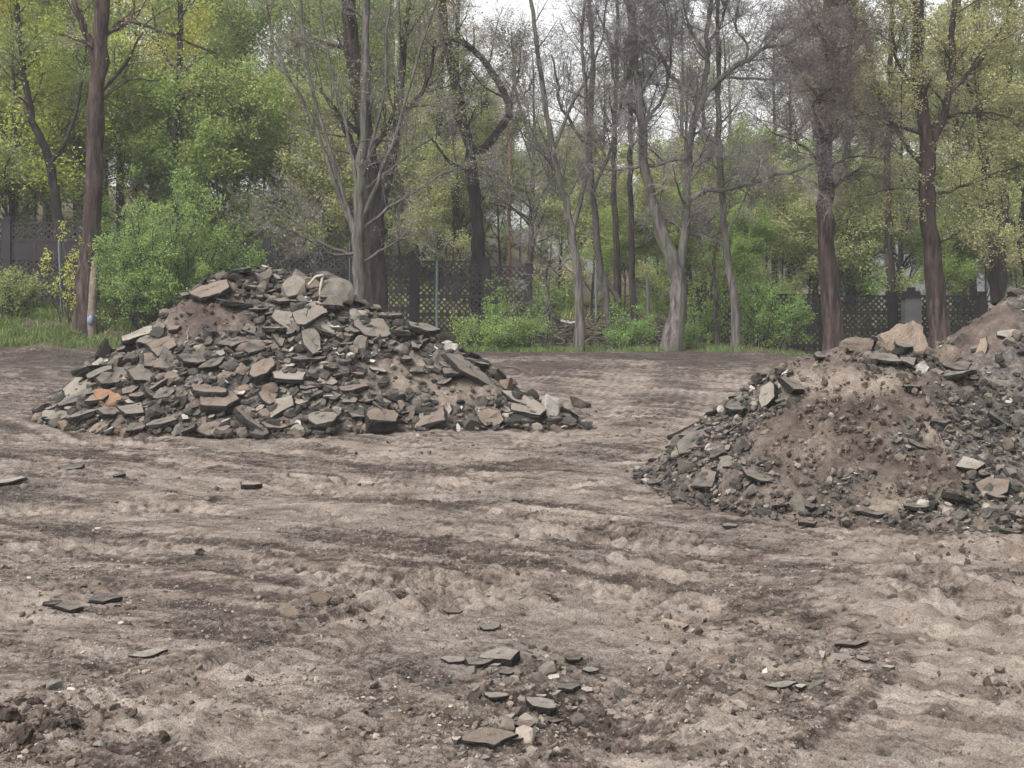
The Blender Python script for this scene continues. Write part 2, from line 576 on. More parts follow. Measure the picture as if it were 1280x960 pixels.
# ------------------------------------------------------------------ earth cores of the heaps
def heap_material():
    m, nt, out = mat('heap_earth')
    tc = N(nt, 'TexCoord').outputs['Object']
    n1 = tex(nt, tc, 2.2, 6, 0.65)
    n2 = tex(nt, tc, 18, 5, 0.7)
    n3 = tex(nt, tc, 70, 3, 0.7)
    earth = ramp(nt, n1.outputs[0], [(0.36, (0.052, 0.039, 0.034)), (0.5, (0.096, 0.074, 0.062)), (0.66, (0.148, 0.118, 0.101))])
    sand = ramp(nt, n1.outputs[0], [(0.36, (0.126, 0.102, 0.083)), (0.64, (0.237, 0.196, 0.161))])
    c = mix(nt, N(nt, 'Attribute', attribute_name='sand').outputs['Fac'], earth, sand)
    grit = ramp(nt, n2.outputs[0], [(0.36, (0.035, 0.033, 0.031)), (0.64, (0.145, 0.135, 0.125))])
    c = mix(nt, N(nt, 'Attribute', attribute_name='grit').outputs['Fac'], c, grit)
    c = mix(nt, 0.7, c, mix(nt, 1.0, c, ramp(nt, n2.outputs[0], [(0.3, (0.6,) * 3), (0.7, (1.35,) * 3)]), 'MULTIPLY'))
    c = mix(nt, 0.5, c, mix(nt, 1.0, c, ramp(nt, n3.outputs[0], [(0.3, (0.6,) * 3), (0.7, (1.4,) * 3)]), 'MULTIPLY'))
    ad = N(nt, 'Math', operation='ADD')
    L(nt, n2.outputs[0], ad.inputs[0])
    L(nt, n3.outputs[0], ad.inputs[1])
    bsdf(nt, out, c, 0.95, ad.outputs[0], 0.8, 0.025, 0.1)
    return m


def to_px(x, y, z):
    return CX + x / y * F, HOR + (CAMH - z) / y * F


def blob(px, py, cx, cy, rx, ry):
    return np.exp(-((px - cx) / rx) ** 2 - ((py - cy) / ry) ** 2)


def bare(name, x, y, z):
    """0 = covered in broken pieces, 1 = bare earth; and how sandy the earth is"""
    px, py = to_px(x, y, z)
    n = fbm(x * 1.6, y * 1.6, 3, 211) * 0.5
    if name == 'left':
        e = np.maximum(blob(px, py, 255, 388, 75, 42), 0.6 * blob(px, py, 240, 425, 65, 28))
        s = np.maximum(blob(px, py, 505, 468, 62, 30), 0.9 * blob(px, py, 560, 490, 55, 26))
        b = np.maximum(e, s)
    elif name == 'right':
        e = np.maximum.reduce([blob(px, py, 1080, 500, 120, 62), blob(px, py, 1040, 565, 120, 62), blob(px, py, 1120, 600, 100, 50),
                               0.8 * blob(px, py, 1020, 465, 60, 25)])
        s = np.maximum.reduce([blob(px, py, 1060, 480, 90, 22), 0.9 * blob(px, py, 1120, 620, 70, 28), 0.6 * blob(px, py, 1150, 540, 60, 30)])
        b = np.maximum(e, s)
    else:
        e = blob(px, py, 1235, 410, 45, 40)
        s = 0.1 * e
        b = e
    return np.clip(sst(0.25, 0.75, b + n), 0, 1), np.clip(sst(0.25, 0.8, s + n * 0.8), 0, 1)


def build_heap(name, x0, x1, y0, y1, step, label):
    xs, ys = np.arange(x0, x1, step), np.arange(y0, y1, step)
    X, Y = np.meshgrid(xs, ys)
    x, y = X.ravel(), Y.ravel()
    h = heap_h(name, x, y)
    bg = base_ground(x, y)
    z = bg + np.where(h > 0, h, h * 0.8)
    b, s = bare(name, x, y, z)
    i = np.arange(len(x)).reshape(X.shape)
    f = np.stack([i[:-1, :-1], i[:-1, 1:], i[1:, 1:], i[1:, :-1]], -1).reshape(-1, 4)
    f = f[(h[f] > -0.16).any(1)]
    used, inv = np.unique(f, return_inverse=True)
    f = inv.reshape(-1, 4)
    me = mesh_np('earth_heap', np.c_[x, y, z][used], [f], [M['heap']], smooth=True,
                 attrs={'sand': s[used], 'grit': ((1 - b) * 0.6 * sst(0.02, 0.25, h))[used]})
    props(obj('earth_heap', me), label, 'dirt heap')


# ------------------------------------------------------------------ broken pieces
def slab_proto(i, thick, flat=1.0, seg=4):
    r = random.Random(500 + i)
    n = r.choice([4, 5, 5, 6, 7])
    el = r.uniform(1.0, 2.1)
    ang = sorted((k + r.uniform(-0.33, 0.33)) / n * 2 * math.pi for k in range(n))
    cor = [(math.cos(a) * r.uniform(0.72, 1.05) * el, math.sin(a) * r.uniform(0.72, 1.05)) for a in ang]
    ring = []
    for k in range(n):
        a, b = cor[k], cor[(k + 1) % n]
        for j in range(seg):
            t = j / seg
            ring.append((a[0] + (b[0] - a[0]) * t, a[1] + (b[1] - a[1]) * t))
    ring = np.array(ring) * 0.5 / el
    m = len(ring)
    prof = [(0.0, 1), (0.45, 1), (0.8, 1), (0.955, 1), (1.0, 0.82), (1.0, 0.2), (0.99, -0.5), (0.93, -1), (0.6, -1), (0.0, -1)]
    v, tag = [], []
    off = Vector((r.uniform(0, 50), r.uniform(0, 50), 0))
    for (s, h) in prof:
        for (x, y) in ring:
            p = Vector((x * s, y * s, h * thick / 2))
            q = Vector((p.x * 3, p.y * 3, p.z * 3)) + off
            d = mnoise.noise_vector(q * 2.6) * 0.022 + mnoise.noise_vector(q * 8) * 0.012
            if abs(h) < 0.95:
                d += mnoise.noise_vector(q * 5) * 0.035
            d.z *= 0.55
            bend = 0.05 * mnoise.noise(Vector((x * 2, y * 2, off.x)))
            p = p + d + Vector((0, 0, bend))
            v.append(p)
    f, mi = [], []
    for j in range(len(prof) - 1):
        for k in range(m):
            a, b = j * m + k, j * m + (k + 1) % m
            f.append((a, a + m, b + m, b))
            mi.append(1 if 3 <= j <= 6 else 0)
    return np.array(v), np.array(f)[:, ::-1], np.array(mi)


def ico(sub):
    import bmesh
    bm = bmesh.new()
    bmesh.ops.create_icosphere(bm, subdivisions=sub, radius=1.0)
    v = np.array([x.co for x in bm.verts])
    f = np.array([[q.index for q in fc.verts] for fc in bm.faces])
    bm.free()
    return v, f


def lump_proto(i, sub=3, cuts=9, sq=(1, 0.8, 0.62), rough=0.05):
    r = np.random.default_rng(900 + i)
    v, f = ico(sub)
    v = v * np.array(sq)
    for _ in range(cuts):
        n = r.normal(size=3)
        n /= np.linalg.norm(n)
        h = r.uniform(0.30, 0.62) * math.sqrt(((n * np.array(sq)) ** 2).sum())
        d = v @ n - h
        v = v - np.where(d > 0, d, 0)[:, None] * n * 0.94
    o = Vector(r.uniform(0, 40, 3))
    v = np.array([Vector(p) + mnoise.noise_vector(Vector(p) * 2.2 + o) * rough * 1.4 + mnoise.noise_vector(Vector(p) * 6 + o) * rough * 0.7 for p in v])
    v = v / np.ptp(v[:, 0])
    return v, f, np.zeros(len(f), int)


def rot_to(nrm, spin):
    n = np.array(nrm, float)
    n /= np.linalg.norm(n)
    q = Vector((0, 0, 1)).rotation_difference(Vector(n)) @ Quaternion((0, 0, 1), spin)
    return q


def normals(name, x, y, e=0.12):
    gx = (surf(name, x + e, y) - surf(name, x - e, y)) / (2 * e)
    gy = (surf(name, x, y + e) - surf(name, x, y - e)) / (2 * e)
    n = np.c_[-gx, -gy, np.ones(len(gx))]
    return n / np.linalg.norm(n, axis=1)[:, None]


COLS = {
    'pale grey': (0.207, 0.192, 0.172), 'mid grey': (0.128, 0.119, 0.107), 'dark grey': (0.077, 0.073, 0.067),
    'brown dusted': (0.132, 0.106, 0.090), 'whitish': (0.352, 0.339, 0.317), 'orange brown': (0.264, 0.150, 0.092),
    'tan': (0.238, 0.189, 0.154), 'black': (0.031, 0.030, 0.029), 'dark brown': (0.070, 0.055, 0.048),
}


def place_piece(kind, name, label, cat, group, loc, nrm, spin, size, color, i=None, sz=1.0, sy=1.0):
    ps = PROTO[kind]
    me = ps[(random.randrange(len(ps)) if i is None else i) % len(ps)]
    o = bpy.data.objects.new(name, me)
    COL.objects.link(o)
    o.location = loc
    o.rotation_mode = 'QUATERNION'
    o.rotation_quaternion = rot_to(nrm, spin)
    o.scale = (size, size * sy, size * sz)
    j = random.uniform(0.85, 1.18)
    c = COLS[color]
    o.color = (c[0] * j, c[1] * j, c[2] * j, 1)
    props(o, label, cat, group)
    return o


HEAPTXT = {'left': 'left rubble heap', 'right': 'right earth heap', 'far': 'far right heap'}


def zone_of(name, x, y, z, h, hmax):
    px, py = to_px(x, y, z)
    t = h / hmax
    v = 'foot' if t < 0.28 else ('middle' if t < 0.68 else 'top')
    if name == 'left':
        s = 'left side' if px < 215 else ('front face' if px < 440 else 'right flank')
    elif name == 'right':
        s = 'left flank' if px < 960 else ('front face' if px < 1130 else 'right side')
    else:
        s = 'face'
    return v, s


def scatter_pieces(name, n, kindmix, x0, x1, y0, y1, sizes, weights, colmix):
    """individual broken pieces lying on a heap, largest first"""
    placed = []
    hm = {'left': 1.8, 'right': 1.2, 'far': 1.6}[name]
    todo = sorted([sizes[0] + (sizes[1] - sizes[0]) * random.random() ** 2.1 for _ in range(n)], reverse=True)
    tries = 0
    for s in todo:
        for _ in range(60):
            tries += 1
            x, y = random.uniform(x0, x1), random.uniform(y0, y1)
            xa, ya = np.array([x]), np.array([y])
            h = float(heap_h(name, xa, ya, False)[0])
            if h < 0.0:
                continue
            z = float(surf(name, xa, ya)[0])
            nr = normals(name, xa, ya)[0]
            if np.dot(nr, np.array([-x, -y, CAMH - z])) < 0.02 and random.random() < 0.9:
                continue
            b, sd = bare(name, xa, ya, np.array([z]))
            if random.random() < float(b[0]) * 0.93:
                continue
            if name == 'right' and float(heap_h('far', xa, ya, False)[0]) > h + 0.05:
                continue
            if name == 'far' and float(heap_h('right', xa, ya, False)[0]) > h + 0.05:
                continue
            if any((x - q[0]) ** 2 + (y - q[1]) ** 2 + (z - q[2]) ** 2 < (0.25 * (s + q[3])) ** 2 for q in placed):
                continue
            px, py = to_px(x, y, z)
            if px < -40 or px > 1330:
                continue
            break
        else:
            continue
        placed.append((x, y, z, s))
        kind = random.choices(list(kindmix), list(kindmix.values()))[0]
        nm = nr * 0.55 + np.array([0, 0, 0.60]) + rng.normal(0, 0.19, 3)
        if random.random() < 0.10:
            nm = nr + rng.normal(0, 0.8, 3)
        if kind == 'lump':
            nm = rng.normal(0, 1, 3)
        color = random.choices(list(colmix), list(colmix.values()))[0]
        v, sdn = zone_of(name, x, y, z, h, hm)
        sw = 'large' if s > sizes[0] + (sizes[1] - sizes[0]) * 0.45 else ('medium' if s > sizes[0] + (sizes[1] - sizes[0]) * 0.18 else 'small')
        tilt = ''
        if kind == 'slab':
            nn = nm / np.linalg.norm(nm)
            tilt = ' flat' if nn[2] > 0.93 else (' upright' if nn[2] < 0.45 else ' tilted')
        word = 'asphalt slab' if kind == 'slab' else 'rubble lump'
        lab = f'{sw}{tilt} {color} {word} on the {sdn} of the {HEAPTXT[name]}, {v}'
        off = nr * ((0.02 + 0.07 * s) if kind == 'slab' else 0.10 * s) + np.array([0, 0, 0.03 * s])
        place_piece(kind, 'asphalt_piece' if kind == 'slab' else 'rubble_lump', lab, 'asphalt piece' if kind == 'slab' else 'rubble lump',
                    f'{"asphalt slabs" if kind == "slab" else "rubble lumps"} on the {HEAPTXT[name]}',
                    np.array([x, y, z]) + off, nm, random.uniform(0, 6.28), s, color)
    return placed


def heap_crumbs(name, n, x0, x1, y0, y1, label):
    x, y = rng.uniform(x0, x1, n * 14), rng.uniform(y0, y1, n * 14)
    h = heap_h(name, x, y, False)
    z = surf(name, x, y)
    b, s = bare(name, x, y, z)
    k = np.where((h > 0) & (rng.random(len(x)) < b))[0][:n]
    p = np.c_[x, y, z][k]
    size = 0.008 + 0.05 * rng.random(len(k)) ** 6
    nr = normals(name, p[:, 0], p[:, 1])
    me = bits_mesh('soil_crumbs', p + nr * 0.03, rng.normal(0, 1, p.shape), size, CRUMB, [M['clod']])
    props(obj('soil_crumbs', me), label, 'soil', kind='stuff')


def bits_mesh(name, pos, nrm, size, protos, mats, midx=None):
    """many small pieces in one mesh"""
    V, Fc, MI, n = [], [], [], 0
    k = rng.integers(0, len(protos), len(pos))
    for pi, (pv, pf, pm) in enumerate(protos):
        sel = np.where(k == pi)[0]
        if not len(sel):
            continue
        m = len(sel)
        q = nrm[sel] / np.linalg.norm(nrm[sel], axis=1)[:, None]
        a = np.cross(q, rng.normal(size=(m, 3)))
        a /= np.linalg.norm(a, axis=1)[:, None]
        b = np.cross(q, a)
        R = np.stack([a, b, q], -1)
        v = np.einsum('nij,kj->nki', R, pv) * size[sel][:, None, None] + pos[sel][:, None, :]
        f = pf[None] + (np.arange(m) * len(pv))[:, None, None] + n
        V.append(v.reshape(-1, 3))
        Fc.append(f.reshape(-1, pf.shape[1]))
        MI.append(np.tile(pm, m))
        n += m * len(pv)
    ws = sorted({f.shape[1] for f in Fc})
    fs = [np.concatenate([f for f in Fc if f.shape[1] == w]) for w in ws]
    mi = np.concatenate([m for w in ws for f, m in zip(Fc, MI) if f.shape[1] == w])
    return mesh_np(name, np.concatenate(V), fs, mats, mi)


def heap_bits(name, n, x0, x1, y0, y1, smin, smax, label):
    pts = []
    while sum(len(p) for p in pts) < n:
        x, y = rng.uniform(x0, x1, 6000), rng.uniform(y0, y1, 6000)
        h = heap_h(name, x, y, False)
        z = surf(name, x, y)
        b, s = bare(name, x, y, z)
        keep = (h > -0.09) & (rng.random(6000) > b * 0.92) & (rng.random(6000) < np.where(h < 0, 0.35, 1.0))
        pts.append(np.c_[x, y, z][keep])
    p = np.concatenate(pts)[:n]
    nr = normals(name, p[:, 0], p[:, 1])
    size = smin + (smax - smin) * rng.random(n) ** 2.6
    p = p + nr * (size * 0.16)[:, None] + nr * 0.015
    nr = nr * 0.6 + np.array([0, 0, 0.5]) + rng.normal(0, 0.30, (n, 3))
    me = bits_mesh('rubble', p, nr, size, LOW, [M['bits'], M['bits_edge']])
    props(obj('rubble', me), label, 'rubble', kind='stuff')


# ------------------------------------------------------------------ trees
def tubes(Pth, R, S):
    Nn, K, _ = Pth.shape
    T = np.gradient(Pth, axis=1)
    T /= np.maximum(np.linalg.norm(T, axis=2, keepdims=True), 1e-9)
    d = Pth[:, -1] - Pth[:, 0]
    d = d / np.maximum(np.linalg.norm(d, axis=1, keepdims=True), 1e-9)
    ref = np.where(np.abs(d[:, 2:3]) < 0.75, np.array([[0, 0, 1.0]]), np.array([[0.9, 0.43, 0]]))
    A = np.cross(T, ref[:, None, :])
    A /= np.maximum(np.linalg.norm(A, axis=2, keepdims=True), 1e-9)
    B = np.cross(T, A)
    th = np.arange(S) / S * 2 * math.pi
    v = Pth[:, :, None, :] + R[:, :, None, None] * (np.cos(th)[None, None, :, None] * A[:, :, None, :] + np.sin(th)[None, None, :, None] * B[:, :, None, :])
    i = np.arange(Nn * K * S).reshape(Nn, K, S)
    j = np.roll(i, -1, 2)
    f = np.stack([i[:, :-1], j[:, :-1], j[:, 1:], i[:, 1:]], -1).reshape(-1, 4)
    return v.reshape(-1, 3), f


def spawn(Pp, Rp, n, t0, t1, ang, ln, K, wob, up=0.1, rk=0.55, bias=None, rmin=0.004, tip=0.3):
    Np, Kp, _ = Pp.shape
    idx = np.repeat(np.arange(Np), n)
    t = rng.uniform(t0, t1, len(idx))
    s = t * (Kp - 1)
    i = np.minimum(s.astype(int), Kp - 2)
    fr = (s - i)[:, None]
    base = Pp[idx, i] * (1 - fr) + Pp[idx, i + 1] * fr
    rb = Rp[idx, i] * (1 - fr[:, 0]) + Rp[idx, i + 1] * fr[:, 0]
    T = Pp[idx, i + 1] - Pp[idx, i]
    T /= np.maximum(np.linalg.norm(T, axis=1, keepdims=True), 1e-9)
    q = np.cross(T, rng.normal(size=T.shape))
    q /= np.maximum(np.linalg.norm(q, axis=1, keepdims=True), 1e-9)
    a = np.radians(rng.uniform(ang[0], ang[1], len(idx)))[:, None]
    d = T * np.cos(a) + q * np.sin(a)
    d[:, 2] += up
    if bias is not None:
        d += np.array(bias)
    d /= np.linalg.norm(d, axis=1, keepdims=True)
    Ls = rng.uniform(ln[0], ln[1], len(idx)) * (1.1 - 0.5 * t)
    pts = np.zeros((len(idx), K, 3))
    pts[:, 0] = base
    st = (Ls / (K - 1))[:, None]
    for k in range(1, K):
        d = d + rng.normal(0, wob, d.shape)
        d[:, 2] += up * 0.25
        d /= np.linalg.norm(d, axis=1, keepdims=True)
        pts[:, k] = pts[:, k - 1] + d * st
    r0 = np.maximum(rb * rk, rmin)
    R = r0[:, None] * np.linspace(1, tip, K)[None, :]
    return pts, np.maximum(R, rmin * 0.6)


def leaves_on(Pt, n, size, spread, aspect=0.55, droop=0.0, tlo=0.15):
    Nt, K, _ = Pt.shape
    idx = np.repeat(np.arange(Nt), n)
    t = rng.uniform(tlo, 1.0, len(idx)) * (K - 1)
    i = np.minimum(t.astype(int), K - 2)
    fr = (t - i)[:, None]
    c = Pt[idx, i] * (1 - fr) + Pt[idx, i + 1] * fr + rng.normal(0, spread, (len(idx), 3))
    c[:, 2] -= droop * rng.random(len(idx))
    u = rng.normal(size=c.shape)
    u[:, 2] *= 0.6
    u /= np.linalg.norm(u, axis=1, keepdims=True)
    w = np.cross(u, rng.normal(size=c.shape) + np.array([0, 0, 0.8]))
    w /= np.linalg.norm(w, axis=1, keepdims=True)
    s = size * rng.uniform(0.55, 1.25, len(idx))[:, None]
    v = np.stack([c - u * s * 0.5, c + w * s * aspect * 0.5, c + u * s * 0.5, c - w * s * aspect * 0.5], 1).reshape(-1, 3)
    f = np.arange(len(v)).reshape(-1, 4)
    return v, f


def finish_tree(root, main, twigs, leaves, bark, leafm, twigm=None, crown='crown'):
    """main: [(paths, radii, sides)], twigs: same; leaves: [(v, f)]"""
    mb = MB()
    for p, r, s in main:
        v, f = tubes(p, r, s)
        if s > 9:
            v = v + rng.normal(0, 1, v.shape) * np.repeat(r.ravel(), s)[:, None] * 0.06
        mb.add(v, [f])
    obj('trunk', mb.mesh('trunk', [bark], smooth=True), root)
    mb = MB()
    for p, r, s in twigs:
        v, f = tubes(p, r, s)
        mb.add(v, [f], 0)
    for v, f in leaves:
        mb.add(v, [f], 1)
    if mb.n:
        obj(crown, mb.mesh(crown, [twigm or bark, leafm], smooth=False), root)


def stem_arrays(paths, base, Y, K=14):
    """paths: [([(px,py,dY)...], w0, w1)] in photo pixels at depth Y -> local paths"""
    out = []
    for pts, w0, w1 in paths:
        q = np.array([P(p[0], p[1], Y + (p[2] if len(p) > 2 else 0)) for p in pts]) - base
        q = smooth_path(q, K)
        q[1:-1] += rng.normal(0, 0.02, (K - 2, 3))
        w = np.interp(np.linspace(0, 1, K), np.linspace(0, 1, len(w0)), w0) if isinstance(w0, tuple) else np.linspace(w0, w1, K)
        r = w / 2 * Y / F
        out.append((q[None], r[None]))
    return out


def pixel_tree(label, Y, paths, bark, leafm, twig=None, flare=0.35, lv=None, name='tree', cat='tree', leafn=0, leafs=0.07, spread=0.06,
               group=None, extra=None):
    """a tree whose trunk and main limbs follow the photo; finer branches grow by themselves.
    lv: list of spawn levels (n, t0, t1, ang, len, K, wob, up, rk) for successive levels"""
    b0 = paths[0][0][0]
    bx = (b0[0] - CX) / F * Y
    bz = gz(bx, Y)
    base = np.array([bx, Y, bz])
    root = thing(name, label, cat, base, group)
    st = stem_arrays(paths[:1], base, Y, 34) + stem_arrays(paths[1:], base, Y)
    q, r = st[0]
    q[0, 0] = (q[0, 0][0], q[0, 0][1], -0.15)
    kk = np.linspace(0, 1, r.shape[1])
    r[0] *= 1 + flare * np.exp(-kk * 14)
    r *= 1 + rng.normal(0, 0.03, r.shape)
    main = [(q, r, 12)] + [(a, c, 7) for a, c in st[1:]]
    cur = st
    tw, last = [], []
    for li, (n, t0, t1, ang, ln, K, wob, up, rk) in enumerate(lv or []):
        nxt = []
        for si, (a, c) in enumerate(cur):
            lo = max(t0, 0.45) if (li == 0 and si == 0 and extra is None) else (extra if (li == 0 and si == 0) else t0)
            ne = n if li else max(2, round(n * min(1.0, float(np.linalg.norm(np.diff(a[0], axis=0), axis=1).sum()) / 3.6)))
            nxt.append(spawn(a, c, ne, lo, t1, ang, ln, K, wob, up, rk, rmin=0.0038))
        if li > 0 or True:
            nxt = [(np.concatenate([x[0] for x in nxt]), np.concatenate([x[1] for x in nxt]))]
        s = 5 if li == 0 else 3
        (main if li == 0 else tw).append((nxt[0][0], nxt[0][1], s))
        cur = nxt
        if len(cur[0][0]) > 60000:
            break
    lf = []
    if leafn:
        lf.append(leaves_on(cur[0][0], leafn, leafs, spread))
    finish_tree(root, main, tw, lf, bark, leafm, twig)
    return root


def wood_proto(H, rad, nl, leafs, leafn, bark, leafm, crown0=0.14, lean=0.3, up=0.12, twig=None, nbr=22, thick=0.013):
    """trunk and crown meshes of a tree of the wood, height H"""
    K = 12
    tr = np.zeros((1, K, 3))
    tr[0, :, 2] = np.linspace(-0.2, H * 0.92, K)
    tr[0, :, :2] = np.cumsum(rng.normal(0, lean * H / 90, (K, 2)), 0)
    R = (H * thick * np.linspace(1, 0.12, K))[None]
    R[0, 0] *= 1.5
    l1 = spawn(tr, R, nbr, crown0, 0.98, (35, 75), (rad * 0.7, rad * 1.15), 7, 0.12, up, 0.45)
    l2 = spawn(l1[0], l1[1], 6, 0.2, 1, (25, 65), (rad * 0.25, rad * 0.55), 5, 0.16, 0.05, 0.5)
    l3 = spawn(l2[0], l2[1], nl, 0.15, 1, (20, 70), (rad * 0.10, rad * 0.25), 4, 0.2, 0.0, 0.5, rmin=0.006)
    mb = MB()
    for p, r, s in ((tr, R, 8), (*l1, 5)):
        v, f = tubes(p, r, s)
        mb.add(v, [f])
    tm = mb.mesh('trunk', [bark], smooth=True)
    mb = MB()
    for p, r, s in ((*l2, 4), (*l3, 3)):
        v, f = tubes(p, r, s)
        mb.add(v, [f], 0)
    if leafn:
        mb.add(*[(v, [f]) for v, f in [leaves_on(l3[0], leafn, leafs, rad * 0.06)]][0], 1)
    cm = mb.mesh('crown', [twig or bark, leafm])
    return tm, cm


def conifer_proto(H, rad, bark, leafm, crown0=0.15, nbr=90, leafn=16, sparse=1.0):
    K = 12
    tr = np.zeros((1, K, 3))
    tr[0, :, 2] = np.linspace(-0.2, H, K)
    tr[0, :, :2] = np.cumsum(rng.normal(0, 0.02, (K, 2)), 0)
    R = (H * 0.013 * np.linspace(1, 0.08, K))[None]
    t = rng.uniform(crown0, 0.98, nbr)
    z = t * H
    a = rng.uniform(0, 6.28, nbr)
    Lb = rad * np.clip((1.02 - t) / (1 - crown0), 0.08, 1) * rng.uniform(0.6, 1.1, nbr)
    k = np.linspace(0, 1, 6)
    l1 = np.zeros((nbr, 6, 3))
    l1[:, :, 0] = np.cos(a)[:, None] * Lb[:, None] * k
    l1[:, :, 1] = np.sin(a)[:, None] * Lb[:, None] * k
    l1[:, :, 2] = z[:, None] - Lb[:, None] * (0.28 * k - 0.12 * k ** 2)
    r1 = np.full((nbr, 6), 0.02) * np.linspace(1, 0.3, 6)
    l2 = spawn(l1, r1, 9, 0.15, 1, (30, 70), (0.25, 0.7), 4, 0.12, -0.12, 0.5, rmin=0.005)
    mb = MB()
    for p, r, s in ((tr, R, 8), (l1, r1, 4)):
        v, f = tubes(p, r, s)
        mb.add(v, [f])
    tm = mb.mesh('trunk', [bark], smooth=True)
    mb = MB()
    v, f = tubes(l2[0], l2[1], 3)
    mb.add(v, [f], 0)
    v, f = leaves_on(l2[0], int(leafn * sparse), 0.14, 0.05, 0.22, 0.08)
    mb.add(v, [f], 1)
    return tm, mb.mesh('crown', [bark, leafm])


def place_tree(pr, x, y, s, label, group, name='tree', rz=None, cat='tree'):
    r = thing(name, label, cat, (x, y, gz(x, y)), group)
    r.rotation_euler = (0, 0, random.uniform(0, 6.28) if rz is None else rz)
    r.scale = (s * random.uniform(0.93, 1.07),) * 2 + (s,)
    obj('trunk', pr[0], r)
    obj('crown', pr[1], r)
    return r


def bush(label, px, Y, w, h, nst, bark, leafm, leafs=0.07, leafn=7, group=None, name='bush', z=None, dens=6, up=0.25, levels=(7, 5), spread=0.05, flat=1.0):
    x = (px - CX) / F * Y
    base = np.array([x, Y, gz(x, Y) if z is None else z])
    root = thing(name, label, 'bush', base, group)
    K = 7
    a = rng.uniform(0, 6.28, nst)
    rr = np.sqrt(rng.random(nst)) * w * 0.5
    st = np.zeros((nst, K, 3))
    k = np.linspace(0, 1, K)
    sp = 0.35 + 0.65 * k
    hh = h * rng.uniform(0.4, 1.08, nst) * np.clip(1 - (rr / (w * 0.62)) ** 2, 0.05, 1) ** 0.38
    st[:, :, 0] = np.cos(a)[:, None] * rr[:, None] * sp
    st[:, :, 1] = np.sin(a)[:, None] * rr[:, None] * sp * flat
    st[:, :, 2] = hh[:, None] * k - 0.08
    st[:, 1:] += rng.normal(0, w * 0.025, (nst, K - 1, 3))
    R = np.full((nst, K), 0.012 + 0.004 * h) * np.linspace(1, 0.3, K)
    l1 = spawn(st, R, levels[0], 0.2, 1, (25, 75), (w * 0.12, w * 0.28), 5, 0.15, up, 0.6)
    l2 = spawn(l1[0], l1[1], levels[1], 0.15, 1, (20, 70), (w * 0.05, w * 0.13), 4, 0.18, 0.02, 0.6)
    mb = MB()
    for p, r, s in ((st, R, 5), (*l1, 4)):
        v, f = tubes(p, r, s)
        mb.add(v, [f])
    obj('stem', mb.mesh('stem', [bark], True), root)
    mb = MB()
    v, f = tubes(l2[0], l2[1], 3)
    mb.add(v, [f], 0)
    v, f = leaves_on(l2[0], leafn, leafs, spread)
    keep = np.repeat(v.reshape(-1, 4, 3)[:, :, 2].min(1) > 0.0, 1)
    v = v.reshape(-1, 4, 3)[keep].reshape(-1, 3)
    mb.add(v, [np.arange(len(v)).reshape(-1, 4)], 1)
    obj('foliage', mb.mesh('foliage', [bark, leafm]), root)
    return root

# ================================================================== build
M = {}
M['heap'] = heap_material()
M['slab_top'] = stone_mat('slab_face', 'object', speck=0.5, cover=(0.135, 0.108, 0.090), cover_amt=0.8, scale=1.3)
M['slab_edge'] = stone_mat('slab_broken_edge', col=(0.026, 0.025, 0.024), speck=0.9, bumpd=0.03, scale=1.6)
M['lump'] = stone_mat('lump_face', 'object', speck=0.6, bumpd=0.03, cover=(0.16, 0.125, 0.10), cover_amt=0.5, scale=1.2)
M['bits'] = stone_mat('rubble_face', 'island', [(0.0, (0.022, 0.021, 0.020)), (0.45, (0.058, 0.054, 0.049)), (0.70, (0.115, 0.103, 0.090)), (0.86, (0.13, 0.100, 0.083)), (0.96, (0.20, 0.185, 0.165)), (1.0, (0.32, 0.30, 0.275))], 0.5, 0.01)  # mostly dark: shade of the gaps between slabs put into the colour
M['bits_edge'] = stone_mat('rubble_edge', col=(0.05, 0.048, 0.046), speck=0.7, bumpd=0.01)
PROTO = {'slab': [], 'thick': [], 'lump': []}
for i in range(14):
    v, f, m = slab_proto(i, random.uniform(0.07, 0.14))
    PROTO['slab'].append(mesh_np('asphalt_piece', v, [f], [M['slab_top'], M['slab_edge']], m))
for i in range(6):
    v, f, m = slab_proto(40 + i, random.uniform(0.18, 0.27))
    PROTO['thick'].append(mesh_np('asphalt_piece', v, [f], [M['slab_top'], M['slab_edge']], m))
PROTO['slab'] += PROTO['thick'][:1]
for i in range(10):
    v, f, m = lump_proto(i, 3, random.randint(6, 11), (1, random.uniform(0.6, 0.95), random.uniform(0.45, 0.8)), 0.05)
    PROTO['lump'].append(mesh_np('rubble_lump', v, [f], [M['lump']], m))
LOW = []
for i in range(9):
    v, f, m = slab_proto(70 + i, random.uniform(0.11, 0.27), seg=2)
    LOW.append((v, f, m))
for i in range(3):
    v, f, m = lump_proto(50 + i, 2, 11, (1, 0.75, 0.6), 0.07)
    LOW.append((v, f, m))

CRUMB = [lump_proto(100 + i, 2, 9, (1, 0.85, 0.55), 0.17) for i in range(6)]
M['clod'] = stone_mat('dark_clod', 'island', [(0, (0.045, 0.036, 0.031)), (0.6, (0.10, 0.08, 0.068)), (1, (0.17, 0.138, 0.115))], 0.6, 0.01)
M['gravel'] = stone_mat('gravel_face', 'island', [(0, (0.05, 0.046, 0.043)), (0.3, (0.10, 0.088, 0.078)), (0.7, (0.19, 0.162, 0.142)), (0.95, (0.25, 0.22, 0.195)), (1, (0.36, 0.33, 0.30))], 0.5, 0.006)
PROTO['boulder'] = []
for i in range(4):
    v, f, m = lump_proto(200 + i, 4, 5, (1, 0.8, 0.62), 0.07)
    PROTO['boulder'].append(mesh_np('boulder', v, [f], [M['lump']], m))
for i in range(3):
    v, f, m = lump_proto(220 + i, 4, 3, (1, 0.9, 0.75), 0.17)
    PROTO['boulder'].append(mesh_np('earth_clod', v, [f], [M['lump']], m))

